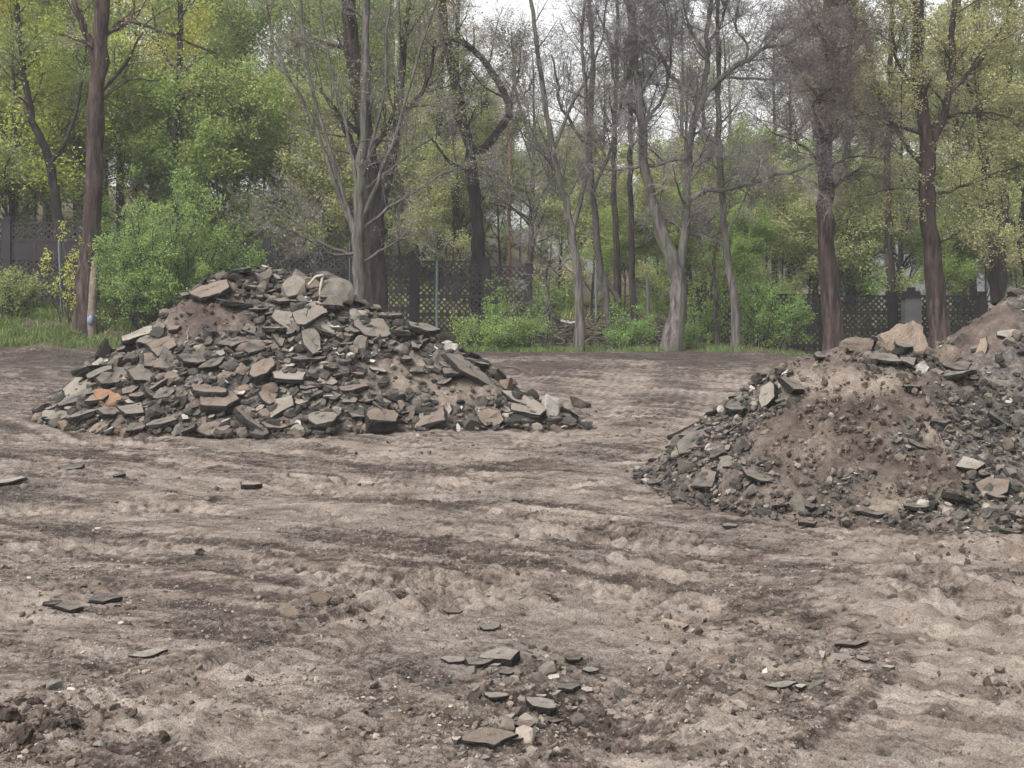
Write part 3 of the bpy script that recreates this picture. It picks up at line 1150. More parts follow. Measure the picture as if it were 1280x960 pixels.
build_ground()
build_heap('left', -7.2, 2.0, 14.3, 20.6, 0.028, 'brown earth inside the broad asphalt rubble heap on the left')
build_heap('right', 0.6, 6.5, 8.0, 14.5, 0.022, 'brown earth heap strewn with stones in the right foreground')
build_heap('far', 3.9, 9.5, 10.8, 18.5, 0.03, 'earth of the tall heap cut by the right edge of the photo')

# ---- distinctive pieces, placed where the photo shows them
def on_heap(name, px, py):
    """point of the heap's surface that shows at a photo pixel"""
    Y = np.linspace(8.5, 19, 900)
    x = (px - CX) / F * Y
    z = CAMH - (py - HOR) / F * Y
    s = surf(name, x, Y)
    k = np.where(z <= s)[0]
    k = k[0] if len(k) else np.argmin(np.abs(z - s))
    return np.array([x[k], Y[k], s[k]])


def special(heap, px, py, wpx, kind, i, color, label, cat='asphalt piece', name='asphalt_piece', nrm=None, spin=0.0, lift=0.03, sz=1.0, sy=1.0):
    p = on_heap(heap, px, py)
    n = normals(heap, p[:1], p[1:2])[0]
    if nrm is None:
        nrm = n * 0.8 + np.array([0, 0, 0.4])
    place_piece(kind, name, label, cat, None, p + np.array([0, 0, lift]), nrm, spin, wpx * p[1] / F, color, i, sz, sy)
    return p


SPEC = [
    ('left', 137, 505, 44, 'lump', 1, 'orange brown', 'orange brown stone among grey slabs at the left foot of the heap', 'stone', 'stone', (0, -0.3, 1), 0.2, 0.04),
    ('left', 585, 474, 96, 'slab', 3, 'mid grey', 'longest flat grey slab sliding down the right flank of the left heap', 'asphalt piece', 'asphalt_piece', (0.5, -0.36, 0.85), -0.45, 0.10, 0.7, 0.55),
    ('left', 650, 508, 66, 'slab', 6, 'pale grey', 'flat pale slab just below the longest slab on the right flank', 'asphalt piece', 'asphalt_piece', (0.3, -0.3, 0.9), -0.35, 0.07, 0.8, 0.6),
    ('left', 690, 522, 42, 'lump', 4, 'whitish', 'whitish block at the lower right end of the left heap', 'concrete block', 'concrete_block', (0.7, -0.3, 0.6), 0.4, 0.06),
    ('left', 400, 412, 56, 'slab', 8, 'pale grey', 'broad smooth pale slab below the crest of the left heap', 'asphalt piece', 'asphalt_piece', (0.25, -0.75, 0.6), -0.5, 0.06),
    ('left', 358, 408, 50, 'slab', 2, 'pale grey', 'long ragged pale slab slanting down left of the broad smooth slab', 'asphalt piece', 'asphalt_piece', (0.25, -0.6, 0.75), -0.5, 0.06),
    ('left', 370, 372, 36, 'lump', 2, 'pale grey', 'pale grey boulder with white streaks on the crest of the left heap', 'boulder', 'boulder', (0, -1, 0.3), 1.2, 0.06),
    ('left', 415, 372, 44, 'lump', 7, 'mid grey', 'rough pebbly grey lump right of the pale boulder on the crest', 'concrete lump', 'concrete_lump', (0, -0.8, 0.5), 0.0, 0.03),
    ('left', 262, 372, 66, 'slab', 9, 'brown dusted', 'dark brown earthy slab jutting from the bare soil near the left summit', 'earth clod', 'earth_clod', (-0.1, -0.45, 0.9), 0.15, 0.07),
    ('left', 198, 458, 54, 'slab', 5, 'brown dusted', 'wide brown dusted slab on the lower left face of the left heap', 'asphalt piece', 'asphalt_piece', (0.0, -0.55, 0.85), 0.1, 0.07),
    ('left', 409, 483, 36, 'slab', 1, 'pale grey', 'rounded pale slab in the middle of the front face of the left heap', 'asphalt piece', 'asphalt_piece', (0.1, -0.7, 0.7), 0.0, 0.06),
    ('left', 350, 518, 44, 'thick', 1, 'pale grey', 'pale chunky slab leaning up at the front foot of the left heap', 'asphalt piece', 'asphalt_piece', (-0.3, -0.6, 0.75), 0.7, 0.07),
    ('left', 270, 512, 60, 'thick', 2, 'brown dusted', 'big brownish slab with a dark underside at the front foot', 'asphalt piece', 'asphalt_piece', (0, -0.5, 0.85), 0.0, 0.07),
    ('left', 345, 440, 34, 'slab', 4, 'brown dusted', 'reddish brown slab propped upright on the upper face of the left heap', 'asphalt piece', 'asphalt_piece', (0.1, -0.95, 0.3), 0.9, 0.06),
    ('left', 105, 487, 80, 'slab', 3, 'pale grey', 'long pale edged slab pointing down to the left end of the heap', 'asphalt piece', 'asphalt_piece', (-0.5, -0.5, 0.8), 0.5, 0.06),
    ('left', 100, 508, 50, 'slab', 10, 'pale grey', 'triangular pale slab lying at the left toe beside the orange stone', 'asphalt piece', 'asphalt_piece', (-0.1, -0.6, 0.8), 0.3, 0.03),
    ('left', 218, 432, 8, 'lump', 3, 'whitish', 'small white stone on the upper left slope of the left heap', 'stone', 'stone', None, 0, 0.02),
    ('right', 1110, 432, 62, 'boulder', 0, 'tan', 'largest tan boulder on the crest of the right heap', 'boulder', 'boulder', (0.1, -0.35, 1), 0.25, 0.01),
    ('right', 1072, 440, 44, 'boulder', 1, 'brown dusted', 'brown boulder tucked against the left of the largest tan boulder', 'boulder', 'boulder', (-0.2, -0.5, 1), 0.9, 0.03),
    ('right', 1092, 452, 22, 'lump', 8, 'pale grey', 'small grey stone just under the brown crest boulder', 'stone', 'stone', None, 0.4, 0.02),
    ('right', 1152, 468, 26, 'thick', 3, 'whitish', 'bluish white square block below the crest of the right heap', 'concrete block', 'concrete_block', (0.1, -0.95, 0.4), 0.1, 0.03),
    ('right', 1182, 440, 38, 'boulder', 2, 'tan', 'tan stone with a dark underside right of the bluish white block', 'stone', 'stone', (0, 0, 1), 0.0, 0.06),
    ('right', 962, 505, 44, 'thick', 0, 'pale grey', 'pale jagged slab leaning on the left flank of the right heap', 'concrete block', 'concrete_block', (-0.7, -0.6, 0.5), 0.9, 0.06),
    ('right', 988, 498, 36, 'thick', 4, 'mid grey', 'grey slab resting on the pale jagged slab', 'asphalt piece', 'asphalt_piece', (0.3, -0.4, 0.85), -0.5, 0.10),
    ('right', 1176, 538, 32, 'thick', 5, 'dark grey', 'dark thick slab with a pale top on the right of the earth heap', 'asphalt piece', 'asphalt_piece', (0.05, -0.25, 1), 0.0, 0.05),
    ('right', 868, 560, 68, 'slab', 6, 'dark grey', 'long dark bent slab on the lower left flank of the right heap', 'asphalt piece', 'asphalt_piece', (-0.45, -0.4, 0.85), 0.4, 0.05),
    ('right', 962, 587, 26, 'slab', 0, 'pale grey', 'flat pale slab low on the front of the right heap', 'asphalt piece', 'asphalt_piece', None, 0.1, 0.04),
    ('right', 1240, 620, 54, 'slab', 9, 'brown dusted', 'large brownish slab tilted up at the lower right edge of the photo', 'asphalt piece', 'asphalt_piece', (-0.35, -0.6, 0.75), -0.7, 0.06),
    ('right', 1210, 592, 50, 'slab', 11, 'pale grey', 'pale slab just above the large brownish tilted slab', 'asphalt piece', 'asphalt_piece', (0.0, -0.45, 0.9), 0.1, 0.06),
    ('right', 1090, 648, 60, 'slab', 12, 'dark grey', 'long low dark slab at the front foot of the right heap', 'asphalt piece', 'asphalt_piece', (0, -0.2, 1), 0.05, 0.04),
    ('far', 1228, 442, 34, 'slab', 4, 'tan', 'pinkish slab standing on edge at the left of the far right heap', 'asphalt piece', 'asphalt_piece', (-0.55, -0.8, 0.35), 0.8, 0.05),
    ('far', 1258, 424, 34, 'slab', 7, 'pale grey', 'pale slab lying high on the far right heap', 'asphalt piece', 'asphalt_piece', (-0.1, -0.6, 0.8), 0.2, 0.05),
]
for s in SPEC:
    special(s[0], s[1], s[2], s[3], s[4], s[5], s[6], s[7], s[8], s[9], s[10], s[11], s[12], *s[13:])

gmix = {'pale grey': 2, 'mid grey': 4, 'dark grey': 7, 'brown dusted': 6}
scatter_pieces('left', 178, {'slab': 1}, -6.6, 1.3, 14.6, 19.6, (0.22, 0.66), None, gmix)
scatter_pieces('left', 70, {'lump': 1}, -6.6, 1.3, 14.6, 19.6, (0.10, 0.26), None, gmix)
scatter_pieces('right', 55, {'slab': 1}, 0.8, 5.0, 8.6, 13.0, (0.13, 0.40), None, gmix)
scatter_pieces('right', 130, {'lump': 1}, 0.8, 5.0, 8.6, 13.0, (0.05, 0.17), None, {'pale grey': 2, 'mid grey': 4, 'dark grey': 5, 'brown dusted': 5})
scatter_pieces('far', 10, {'slab': 1}, 4.2, 7.0, 11.5, 16.0, (0.14, 0.34), None, gmix)
scatter_pieces('far', 60, {'lump': 1}, 4.2, 7.0, 11.5, 16.0, (0.08, 0.24), None, {'pale grey': 4, 'mid grey': 5, 'dark grey': 3, 'brown dusted': 1})
heap_crumbs('left', 1400, -6.6, 1.3, 14.6, 19.6, 'brown soil crumbs on the bare earth of the left heap')
heap_crumbs('right', 3800, 0.8, 5.0, 8.6, 13.0, 'brown soil crumbs on the bare face of the right heap')
heap_bits('left', 8500, -7.0, 1.8, 14.4, 20.4, 0.035, 0.21, 'small broken asphalt rubble between the slabs of the left heap')
heap_bits('right', 11500, 0.8, 6.3, 8.2, 14.2, 0.015, 0.095, 'small stones and asphalt crumbs over the right earth heap')
heap_bits('far', 3500, 4.0, 9.2, 11.0, 18.0, 0.03, 0.13, 'small grey rubble over the heap at the right edge')

# ---- loose pieces lying on the yard
YARD = [
    (187, 818, 50, 'slab', 0, 'pale grey', 'flat pale slab lying alone on the left of the yard, nearest the clod heap'),
    (88, 764, 40, 'thick', 1, 'mid grey', 'grey slab lying in front of two dark slabs at the left of the yard'),
    (66, 757, 32, 'slab', 2, 'black', 'black slab behind the grey slab at the left of the yard'),
    (132, 754, 50, 'slab', 3, 'dark grey', 'dark long slab right of the black slab at the left of the yard'),
    (312, 602, 32, 'thick', 2, 'pale grey', 'single pale stone on a dark patch in front of the left heap'),
    (6, 609, 60, 'slab', 4, 'pale grey', 'pale flat slab cut by the left edge of the photo'),
    (88, 586, 40, 'slab', 9, 'dark grey', 'thin dark slab lying before the left toe of the left heap'),
    (150, 595, 20, 'thick', 3, 'dark grey', 'small dark block right of the thin dark slab'),
    (598, 832, 46, 'slab', 5, 'mid grey', 'grey slab leaning under the black edged slab of the front debris patch'),
    (622, 828, 56, 'thick', 4, 'pale grey', 'black edged thick slab at the back of the front debris patch'),
    (566, 830, 40, 'slab', 7, 'pale grey', 'thin pale slab at the left of the front debris patch'),
    (632, 842, 26, 'slab', 1, 'mid grey', 'small grey slab right of the black edged slab'),
    (712, 848, 34, 'thick', 5, 'mid grey', 'grey thick slab at the right of the front debris patch'),
    (675, 874, 52, 'thick', 0, 'pale grey', 'black thick slab with a pale top at the front of the debris patch'),
    (620, 872, 40, 'slab', 8, 'pale grey', 'pale slab half sunk left of the black thick slab'),
    (608, 932, 84, 'slab', 10, 'brown dusted', 'widest dusty slab half buried at the bottom of the photo'),
    (715, 822, 26, 'thick', 2, 'dark grey', 'small dark slab above the grey thick slab of the debris patch'),
    (738, 828, 26, 'slab', 6, 'pale grey', 'small pale slab beside the small dark slab of the debris patch'),
    (690, 886, 36, 'slab', 12, 'dark grey', 'dark slab pressed into the soil behind the black thick slab'),
    (655, 906, 40, 'slab', 13, 'brown dusted', 'brownish slab sunk in the soil above the widest dusty slab'),
    (836, 780, 62, 'slab', 11, 'tan', 'pinkish pale flat slab in the middle of the yard'),
    (1062, 804, 54, 'slab', 12, 'mid grey', 'brownish grey slab at the back of the group right of centre'),
    (1052, 820, 40, 'slab', 3, 'pale grey', 'pale slab at the front left of the group right of centre'),
    (1078, 823, 24, 'slab', 5, 'pale grey', 'small pale slab at the front right of the group right of centre'),
    (978, 858, 44, 'slab', 0, 'pale grey', 'flat pale slab below the group right of centre'),
    (1002, 862, 18, 'thick', 3, 'whitish', 'small white stone right of the flat pale slab'),
    (1010, 655, 34, 'thick', 5, 'mid grey', 'thick grey slab fallen before the front foot of the right heap'),
    (912, 662, 22, 'thick', 1, 'pale grey', 'pale stone on the yard left of the right heap foot'),
    (1262, 670, 30, 'thick', 4, 'dark grey', 'dark thick block at the right edge before the right heap'),
    (740, 600, 18, 'thick', 2, 'dark grey', 'small dark block alone between the two heaps'),
    (646, 627, 14, 'thick', 1, 'dark grey', 'small dark stone alone in the middle distance of the yard'),
    (566, 762, 26, 'slab', 2, 'mid grey', 'small flat grey slab in the middle of the yard'),
    (612, 788, 34, 'slab', 9, 'mid grey', 'low grey slab just behind the front debris patch'),
    (400, 760, 26, 'lump', 4, 'tan', 'pale tan stone in the churned patch left of centre'),
    (362, 770, 34, 'lump', 1, 'tan', 'crumbled tan stone left of the pale tan stone'),
    (584, 892, 14, 'lump', 3, 'whitish', 'little cream white stone left of the front debris patch'),
    (722, 508, 26, 'lump', 6, 'dark brown', 'brown clod beyond the right end of the left heap'),
    (68, 858, 16, 'lump', 5, 'whitish', 'white stone at the top of the clod heap in the near left corner'),
    (122, 930, 16, 'lump', 8, 'whitish', 'white stone at the right of the clod heap in the near left corner'),
]
for px, py, w, kind, i, color, label in YARD:
    g = GP(px, py)
    s = w * g[1] / F
    stone = kind == 'lump'
    z = gz(g[0], g[1])
    place_piece(kind, 'stone' if stone else 'asphalt_piece', label, 'stone' if stone else 'asphalt piece', None, (g[0], g[1], z + (0.18 * s if stone else 0.012 + 0.03 * s)),
                (random.uniform(-0.12, 0.12), random.uniform(-0.2, -0.02), 1), random.uniform(-0.4, 0.4), s, color, i, 1.0 if stone or 'black' in label else 0.7)
CLODS = [(203, 922, 26, 'round dark clod alone right of the near left clod heap'), (250, 697, 18, 'black clod standing up left of centre in the yard'),
         (312, 848, 18, 'small brown clod above the round dark clod'), (62, 912, 40, 'big brown clod in the near left clod heap'),
         (30, 930, 44, 'dark clod at the front of the near left clod heap'), (90, 905, 30, 'dark rounded clod at the right of the near left clod heap'),
         (12, 905, 40, 'reddish brown clod cut by the left edge of the photo'), (45, 880, 30, 'dark clod at the back of the near left clod heap'),
         (455, 895, 16, 'small dark clod left of the front debris patch'), (242, 570, 0, '')]
for px, py, w, label in CLODS:
    if w:
        g = GP(px, py)
        s = w * 0.85 * g[1] / F
        place_piece('boulder', 'earth_clod', label, 'earth clod', None, (g[0], g[1], gz(*g) + 0.12 * s), rng.normal(0, 1, 3), 0, s * 0.9, 'dark brown', random.randint(4, 6))

# small stones lying everywhere on the yard
n = 80000
Yg = 1 / rng.uniform(1 / 17.0, 1 / 3.9, n)
xg = rng.uniform(-0.5, 0.5, n) * Yg
dens = fbm(xg / 0.8, Yg / 1.1, 3, 87)
keep = rng.random(n) < np.clip(0.30 + 1.5 * dens, 0.04, 1)
xg, Yg = xg[keep], Yg[keep]
comp, _ = track_fields(xg, Yg)
keep = rng.random(len(xg)) > comp * 0.75
xg, Yg = xg[keep], Yg[keep]
zg = base_ground(xg, Yg) + rough_ground(xg, Yg)[0]
sg = 0.006 + 0.012 * rng.random(len(xg)) ** 2 + 0.03 * rng.random(len(xg)) ** 24
ng = rng.normal(0, 0.3, (len(xg), 3)) + np.array([0, 0, 1])
me = bits_mesh('gravel', np.c_[xg, Yg, zg + sg * 0.05], ng, sg, [(v, f, m) for v, f, m in (lump_proto(80 + i, 1, 9, (1, 0.8, 0.5), 0.10) for i in range(6))], [M['gravel']])
props(obj('gravel', me), 'loose grit and small stones strewn over the yard', 'gravel', kind='stuff')
# broken asphalt crumbs round the front debris patch
cx = np.array([GP(*c) for c in ((620, 850), (690, 880), (650, 905), (600, 935), (720, 845), (1060, 815), (985, 862), (105, 760), (660, 835))])
kk = rng.integers(0, len(cx), 620)
q = cx[kk] + rng.normal(0, 1, (620, 2)) * np.array([0.13, 0.17])
zc = base_ground(q[:, 0], q[:, 1]) + rough_ground(q[:, 0], q[:, 1])[0]
sc = 0.014 + 0.080 * rng.random(620) ** 4.5
me = bits_mesh('asphalt_crumbs', np.c_[q, zc + sc * 0.01], rng.normal(0, 0.28, (620, 3)) + np.array([0, 0, 1]), sc, LOW, [M['gravel'], M['bits_edge']])
props(obj('asphalt_crumbs', me), 'broken asphalt crumbs round the slabs on the yard', 'rubble', kind='stuff')
# lumps of dark soil: patches of clods, plus crumbs kept dark for shadow specks
cent = [(GP(a, b), r, k) for a, b, r, k in [(40, 905, 0.30, 700), (665, 865, 0.42, 200), (640, 925, 0.3, 120), (880, 800, 0.6, 200), (310, 600, 0.9, 130), (780, 870, 0.35, 180), (1010, 790, 0.5, 120),
                                              (440, 615, 0.8, 90), (960, 600, 1.2, 220), (120, 755, 0.5, 120), (1265, 850, 0.25, 120), (850, 540, 2.0, 180), (770, 530, 1.8, 180), (40, 490, 3.0, 120), (1250, 690, 0.9, 200),
                                              (470, 900, 0.4, 120), (980, 870, 0.3, 80), (400, 760, 0.5, 100), (1130, 655, 1.0, 220), (620, 710, 0.9, 110), (230, 860, 0.4, 90), (930, 940, 0.25, 80), (560, 565, 1.2, 150)]]
xc = np.concatenate([c[0] + rng.normal(0, r * 0.5, k) for c, r, k in cent])
yc = np.concatenate([c[1] + rng.normal(0, r * 0.7, k) for c, r, k in cent])
yy = 1 / rng.uniform(1 / 17.0, 1 / 3.9, 60000)
xx = rng.uniform(-0.47, 0.47, 60000) * yy
kp = rng.random(60000) < np.clip(-1.1 * streaks(xx, yy) - 0.12 + 0.5 * fbm(xx / 0.5, yy / 0.5, 2, 88), 0, 0.5)  # dark crumbs along the streaks, standing in for small shadows
xc, yc = np.r_[xc, xx[kp]], np.r_[yc, yy[kp]]
sc = 0.010 + 0.042 * rng.random(len(xc)) ** 4
sc[-int(kp.sum()):] = 0.007 + 0.022 * rng.random(int(kp.sum())) ** 3
zc = base_ground(xc, yc) + rough_ground(xc, yc)[0]
me = bits_mesh('soil_clods', np.c_[xc, yc, zc + sc * 0.08], rng.normal(0, 0.4, (len(xc), 3)) + np.array([0, 0, 1]), sc, CRUMB, [M['clod']])
props(obj('soil_clods', me), 'dark crumbled soil in patches, with dark crumbs for shadow specks, over the yard', 'soil', kind='stuff')

# ------------------------------------------------------------------ fence
M['fence'] = flat_mat('fence_concrete', (0.026, 0.021, 0.024), 0.9, 0.3, 3)
M['pillar'] = flat_mat('pillar_concrete', (0.125, 0.122, 0.12), 0.9, 0.25, 3)
M['white'] = flat_mat('white_board', (0.45, 0.45, 0.44), 0.7, 0.08)
M['pole'] = flat_mat('pole_paint', (0.085, 0.115, 0.12), 0.5, 0.2)
M['pale_pole'] = flat_mat('pale_pole', (0.15, 0.153, 0.16), 0.7, 0.2)
PANEL = {}


def panel_mesh(w, h, style):
    key = (round(w, 2), round(h, 2), style)
    if key in PANEL:
        return PANEL[key]
    mb = MB()
    fr = 0.045
    mb.box((0, 0, h - fr / 2), (w, 0.062, fr))
    mb.box((0, 0, fr / 2), (w, 0.062, fr))
    mb.box((-w / 2 + fr / 2, 0, h / 2), (fr, 0.058, h - 2 * fr))
    mb.box((w / 2 - fr / 2, 0, h / 2), (fr, 0.058, h - 2 * fr))
    z0, z1, x0, x1 = fr, h - fr, -w / 2 + fr, w / 2 - fr
    if style == 'solid':
        mb.box((0, 0, h / 2), (x1 - x0, 0.035, z1 - z0))
        for k in range(3):
            mb.box((x0 + (k + 0.5) * (x1 - x0) / 3, -0.012, h / 2), ((x1 - x0) / 3 - 0.1, 0.03, z1 - z0 - 0.1))
    else:
        H, sp = z1 - z0, 0.150
        for sgn, th in ((1, 0.046), (-1, 0.040)):
            c = x0 - H
            while c < x1 + H:
                # the bar x = c + sgn*(z - z0), cut to the panel
                pts = []
                za, zb = z0, z1
                f = lambda z: c + (z - z0) if sgn > 0 else c + H - (z - z0)
                if sgn > 0:
                    za = max(z0, z0 + (x0 - c))
                    zb = min(z1, z0 + (x1 - c))
                else:
                    za = max(z0, z0 + (c + H - x1))
                    zb = min(z1, z0 + (c + H - x0))
                if zb - za > 0.03:
                    a, b = np.array([f(za), za]), np.array([f(zb), zb])
                    d = b - a
                    ln = np.linalg.norm(d)
                    ang = math.atan2(d[1], d[0])
                    R = [[math.cos(ang), 0, -math.sin(ang)], [0, 1, 0], [math.sin(ang), 0, math.cos(ang)]]
                    m = (a + b) / 2
                    mb.box((m[0], 0, m[1]), (ln, th, 0.036), R)
                c += sp
    me = mb.mesh('panel', [M['fence']])
    PANEL[key] = me
    return me


def fence(label, posts, Y, ztops, rows, rh, styles, group='lattice fences along the wood', zlow=0.5):
    xs = [(p - CX) / F * Y for p in posts]
    root = thing('lattice_fence', label, 'fence', (xs[0], Y, min(ztops) - rows * rh), group)
    b = np.array(root.location)
    for i, x in enumerate(xs):
        zt = max(ztops[max(i - 1, 0)], ztops[min(i, len(ztops) - 1)]) + 0.05
        zb = zt - rows * rh - zlow
        mb = MB()
        mb.box((0, 0, (zb + zt) / 2), (0.17, 0.17, zt - zb))
        mb.box((0, 0, zt + 0.025), (0.21, 0.21, 0.05))
        p = obj('post', mb.mesh('post', [M['fence']]), root)
        p.location = np.array([x, Y, 0]) - np.array([b[0], b[1], b[2]])
    for i in range(len(xs) - 1):
        w = xs[i + 1] - xs[i] - 0.174
        for r in range(rows):
            o = obj('panel', panel_mesh(w, rh - 0.004, styles[r]), root)
            o.location = np.array([(xs[i] + xs[i + 1]) / 2, Y, ztops[i] - (r + 1) * rh]) - b
    return root


fence('dark lattice concrete fence on the grassy bank behind the left tree', [-95, 10, 118, 226, 334], 36.4, [zz - 0 for zz in (3.22, 3.2, 3.0, 2.72)], 5, 0.47,
      ['open', 'solid', 'open', 'open', 'open'])
fence('dark lattice concrete fence behind the summit and right flank of the left heap', [342, 440, 518, 608, 661], 36.2, [2.42, 2.34, 2.2, 2.06], 4, 0.46, ['open', 'open', 'open', 'open'])
fence('low dark lattice fence behind the boulders of the right heap', [872, 950, 1030, 1116, 1228, 1330], 37.2, [1.42, 1.34, 1.30, 1.30, 1.16], 4, 0.46, ['open', 'open', 'open', 'open'])
# pillar with a dark cap
x = (1139 - CX) / F * 36.6
r = thing('gate_pillar', 'grey concrete pillar with a dark cap in the right fence', 'pillar', (x, 36.6, -0.6))
mb = MB()
mb.box((0, 0, 0.85), (0.42, 0.42, 2.0))
obj('shaft', mb.mesh('shaft', [M['pillar']]), r)
mb = MB()
mb.box((0, 0, 1.88), (0.56, 0.56, 0.07))
mb.box((0, 0, 1.96), (0.38, 0.38, 0.10))
mb.box((0, 0, 2.05), (0.18, 0.18, 0.12))
obj('cap', mb.mesh('cap', [M['fence']]), r)


def pole(px, y0, y1, Y, wpx, label, m, lean=0.0, name='metal_pole', cat='pole'):
    a, b = P(px, y1, Y), P(px + lean, y0, Y)
    a[2] = min(a[2], gz(a[0], Y)) - 0.2
    r = wpx / 2 * Y / F
    v, f = tubes(np.linspace(0, 1, 8)[None, :, None] * (b - a)[None, None, :] + rng.normal(0, 0.004, (1, 8, 3)), np.full((1, 8), r), 8)
    mb = MB()
    mb.add(v, [f])
    top = v[-8:]
    mb.add(top, [np.array([[0, 1, 2, 3], [0, 3, 4, 7], [4, 5, 6, 7]])])
    o = obj(name, mb.mesh(name, [m], True))
    o.location = a
    props(o, label, cat)


pole(546, 325, 415, 35.2, 3.2, 'thin teal pole before the middle fence', M['pole'])
pole(77, 300, 390, 35.4, 3.0, 'thin grey green pole left of the tall left tree', M['pole'], -3)
pole(163, 345, 402, 35.2, 2.4, 'thin pole under the big green bush', M['pale_pole'])
pole(812, 345, 402, 37.5, 4.6, 'pale post behind the forked tree', M['pale_pole'], -3, 'concrete_post', 'post')
pole(745, 320, 395, 37.2, 3.0, 'thin pale pole left of the pale post', M['pale_pole'])
pole(979, 398, 440, 34.9, 6.0, 'short grey post under the bush beside the reddish trunk', M['pillar'], 0, 'concrete_post', 'post')
pole(437, 300, 372, 35.0, 1.6, 'thin grey pole left of the bare grey tree', M['pole'])

# white board in the gap of the fence and the brushwood there
x = (708 - CX) / F * 36.0
r = obj('white_board', None) if False else None
mb = MB()
mb.box((0, 0, 0), (0.30, 0.22, 0.05), [[0.97, 0, 0.22], [0, 1, 0], [-0.22, 0, 0.97]])
mb.box((0.28, 0.02, 0.0), (0.28, 0.2, 0.04), [[0.99, 0, -0.12], [0, 1, 0], [0.12, 0, 0.99]])
o = obj('white_board', mb.mesh('white_board', [M['white']]))
o.location = (x, 35.9, CAMH - (402 - HOR) / F * 35.9)
props(o, 'crumpled white board lying on brushwood in the gap of the fence', 'board')
n = 520
a0 = np.c_[rng.uniform(670, 870, n), rng.uniform(35.4, 39.0, n)]
bx = (a0[:, 0] - CX) / F * a0[:, 1]
bz = base_ground(bx, a0[:, 1])
ks = np.linspace(0, 1, 4)
ang = rng.uniform(0, 6.28, n)
dr = np.c_[np.cos(ang), 0.7 * np.sin(ang), rng.normal(0.12, 0.3, n)] * rng.uniform(0.3, 1.8, n)[:, None]
pp = np.c_[bx, a0[:, 1], bz + rng.random(n) ** 1.5 * 0.5][:, None, :] + dr[:, None, :] * (ks - 0.5)[None, :, None] + rng.normal(0, 0.04, (n, 4, 3))
v, f = tubes(pp, np.repeat(rng.uniform(0.006, 0.025, n)[:, None], 4, 1), 4)
M['deadwood'] = flat_mat('dead_wood', (0.10, 0.080, 0.066), 0.9, 0.4, 2)
mb = MB()
mb.add(v, [f])
o = obj('brushwood', mb.mesh('brushwood', [M['deadwood']]))
props(o, 'tangle of dead brushwood in the gap of the fence', 'brushwood', kind='stuff')


def log(label, pts, Y, w0, w1, m, name='dead_branch', cat='branch', sides=7):
    q = np.array([P(a, b, Y + (c[0] if c else 0)) for a, b, *c in pts])
    b = q[0].copy()
    q = smooth_path(q - b, 12)
    q[1:] += rng.normal(0, 0.01, (11, 3))
    v, f = tubes(q[None], (np.linspace(w0, w1, 12) / 2 * Y / F)[None], sides)
    mb = MB()
    mb.add(v, [f])
    o = obj(name, mb.mesh(name, [m], True))
    o.location = b
    props(o, label, cat)


M['pale_wood'] = flat_mat('pale_wood', (0.30, 0.25, 0.20), 0.8, 0.25, 6)
p0 = on_heap('left', 403, 376)
log('pale bent branch standing up on the crest of the left heap', [(386, 356), (398, 345), (405, 343), (400, 360), (399, 378)], p0[1] - 0.05, 3.5, 3.2, M['pale_wood'])
log('thin pale stick caught on the front face of the left heap', [(231, 438), (234, 420), (236, 408)], on_heap('left', 231, 438)[1] - 0.05, 1.6, 1.0, M['pale_wood'], 'stick', 'stick')
log('thin brown stick lying behind the right end of the left heap', [(628, 457), (650, 462), (668, 471)], 24.5, 3, 2, M['deadwood'], 'stick', 'stick')
log('leaning dead trunk on brushwood behind the fence gap', [(775, 378), (755, 345), (748, 325)], 37.6, 7, 5, M['deadwood'], 'fallen_branch', 'branch')
log('pale broken twig sticking up in the fence gap', [(722, 345), (708, 332), (698, 318)], 36.8, 4, 2, M['pale_wood'])

# ------------------------------------------------------------------ trees of the photo
B_DARK = bark_mat('dark_bark', (0.018, 0.014, 0.013), (0.075, 0.057, 0.051))
B_RED = bark_mat('reddish_bark', (0.018, 0.013, 0.012), (0.090, 0.063, 0.055))
B_GREY = bark_mat('grey_bark', (0.052, 0.045, 0.044), (0.150, 0.132, 0.125), moss=(0.085, 0.086, 0.062))
B_MID = bark_mat('brown_grey_bark', (0.035, 0.029, 0.027), (0.105, 0.086, 0.079))
B_BLACK = bark_mat('blackish_bark', (0.016, 0.013, 0.013), (0.055, 0.045, 0.042))
B_BIRCH = bark_mat('birch_bark', (0.42, 0.41, 0.38), (0.62, 0.61, 0.57), scale=4)
B_PINE = bark_mat('orange_pine_bark', (0.15, 0.085, 0.055), (0.26, 0.16, 0.105))
TWIG = flat_mat('grey_twigs', (0.150, 0.130, 0.134), 0.9, 0.35, 1.5)
TWIG_B = flat_mat('brown_twigs', (0.120, 0.096, 0.085), 0.9, 0.35, 1.5)
LF_GREEN = leaf_mat('fresh_leaves', (0.190, 0.265, 0.070), (0.280, 0.370, 0.110), (0.370, 0.460, 0.170), 0.5)
LF_BUSH = leaf_mat('bush_leaves', (0.160, 0.255, 0.070), (0.240, 0.360, 0.105), (0.325, 0.450, 0.160), 0.5, 0.05)
LF_YEL = leaf_mat('yellow_green_leaves', (0.370, 0.400, 0.080), (0.480, 0.490, 0.120), (0.58, 0.57, 0.18), 0.5)
LF_MID = leaf_mat('mid_green_leaves', (0.190, 0.240, 0.075), (0.280, 0.330, 0.115), (0.370, 0.410, 0.160), 0.5)
LF_OLIVE = leaf_mat('olive_buds', (0.270, 0.292, 0.120), (0.370, 0.392, 0.170), (0.455, 0.465, 0.230), 0.5)
LF_BROWN = leaf_mat('brown_buds', (0.130, 0.108, 0.092), (0.185, 0.155, 0.125), (0.24, 0.215, 0.14))
LF_DARK = leaf_mat('dark_needles', (0.030, 0.040, 0.026), (0.050, 0.062, 0.038), (0.075, 0.085, 0.052))
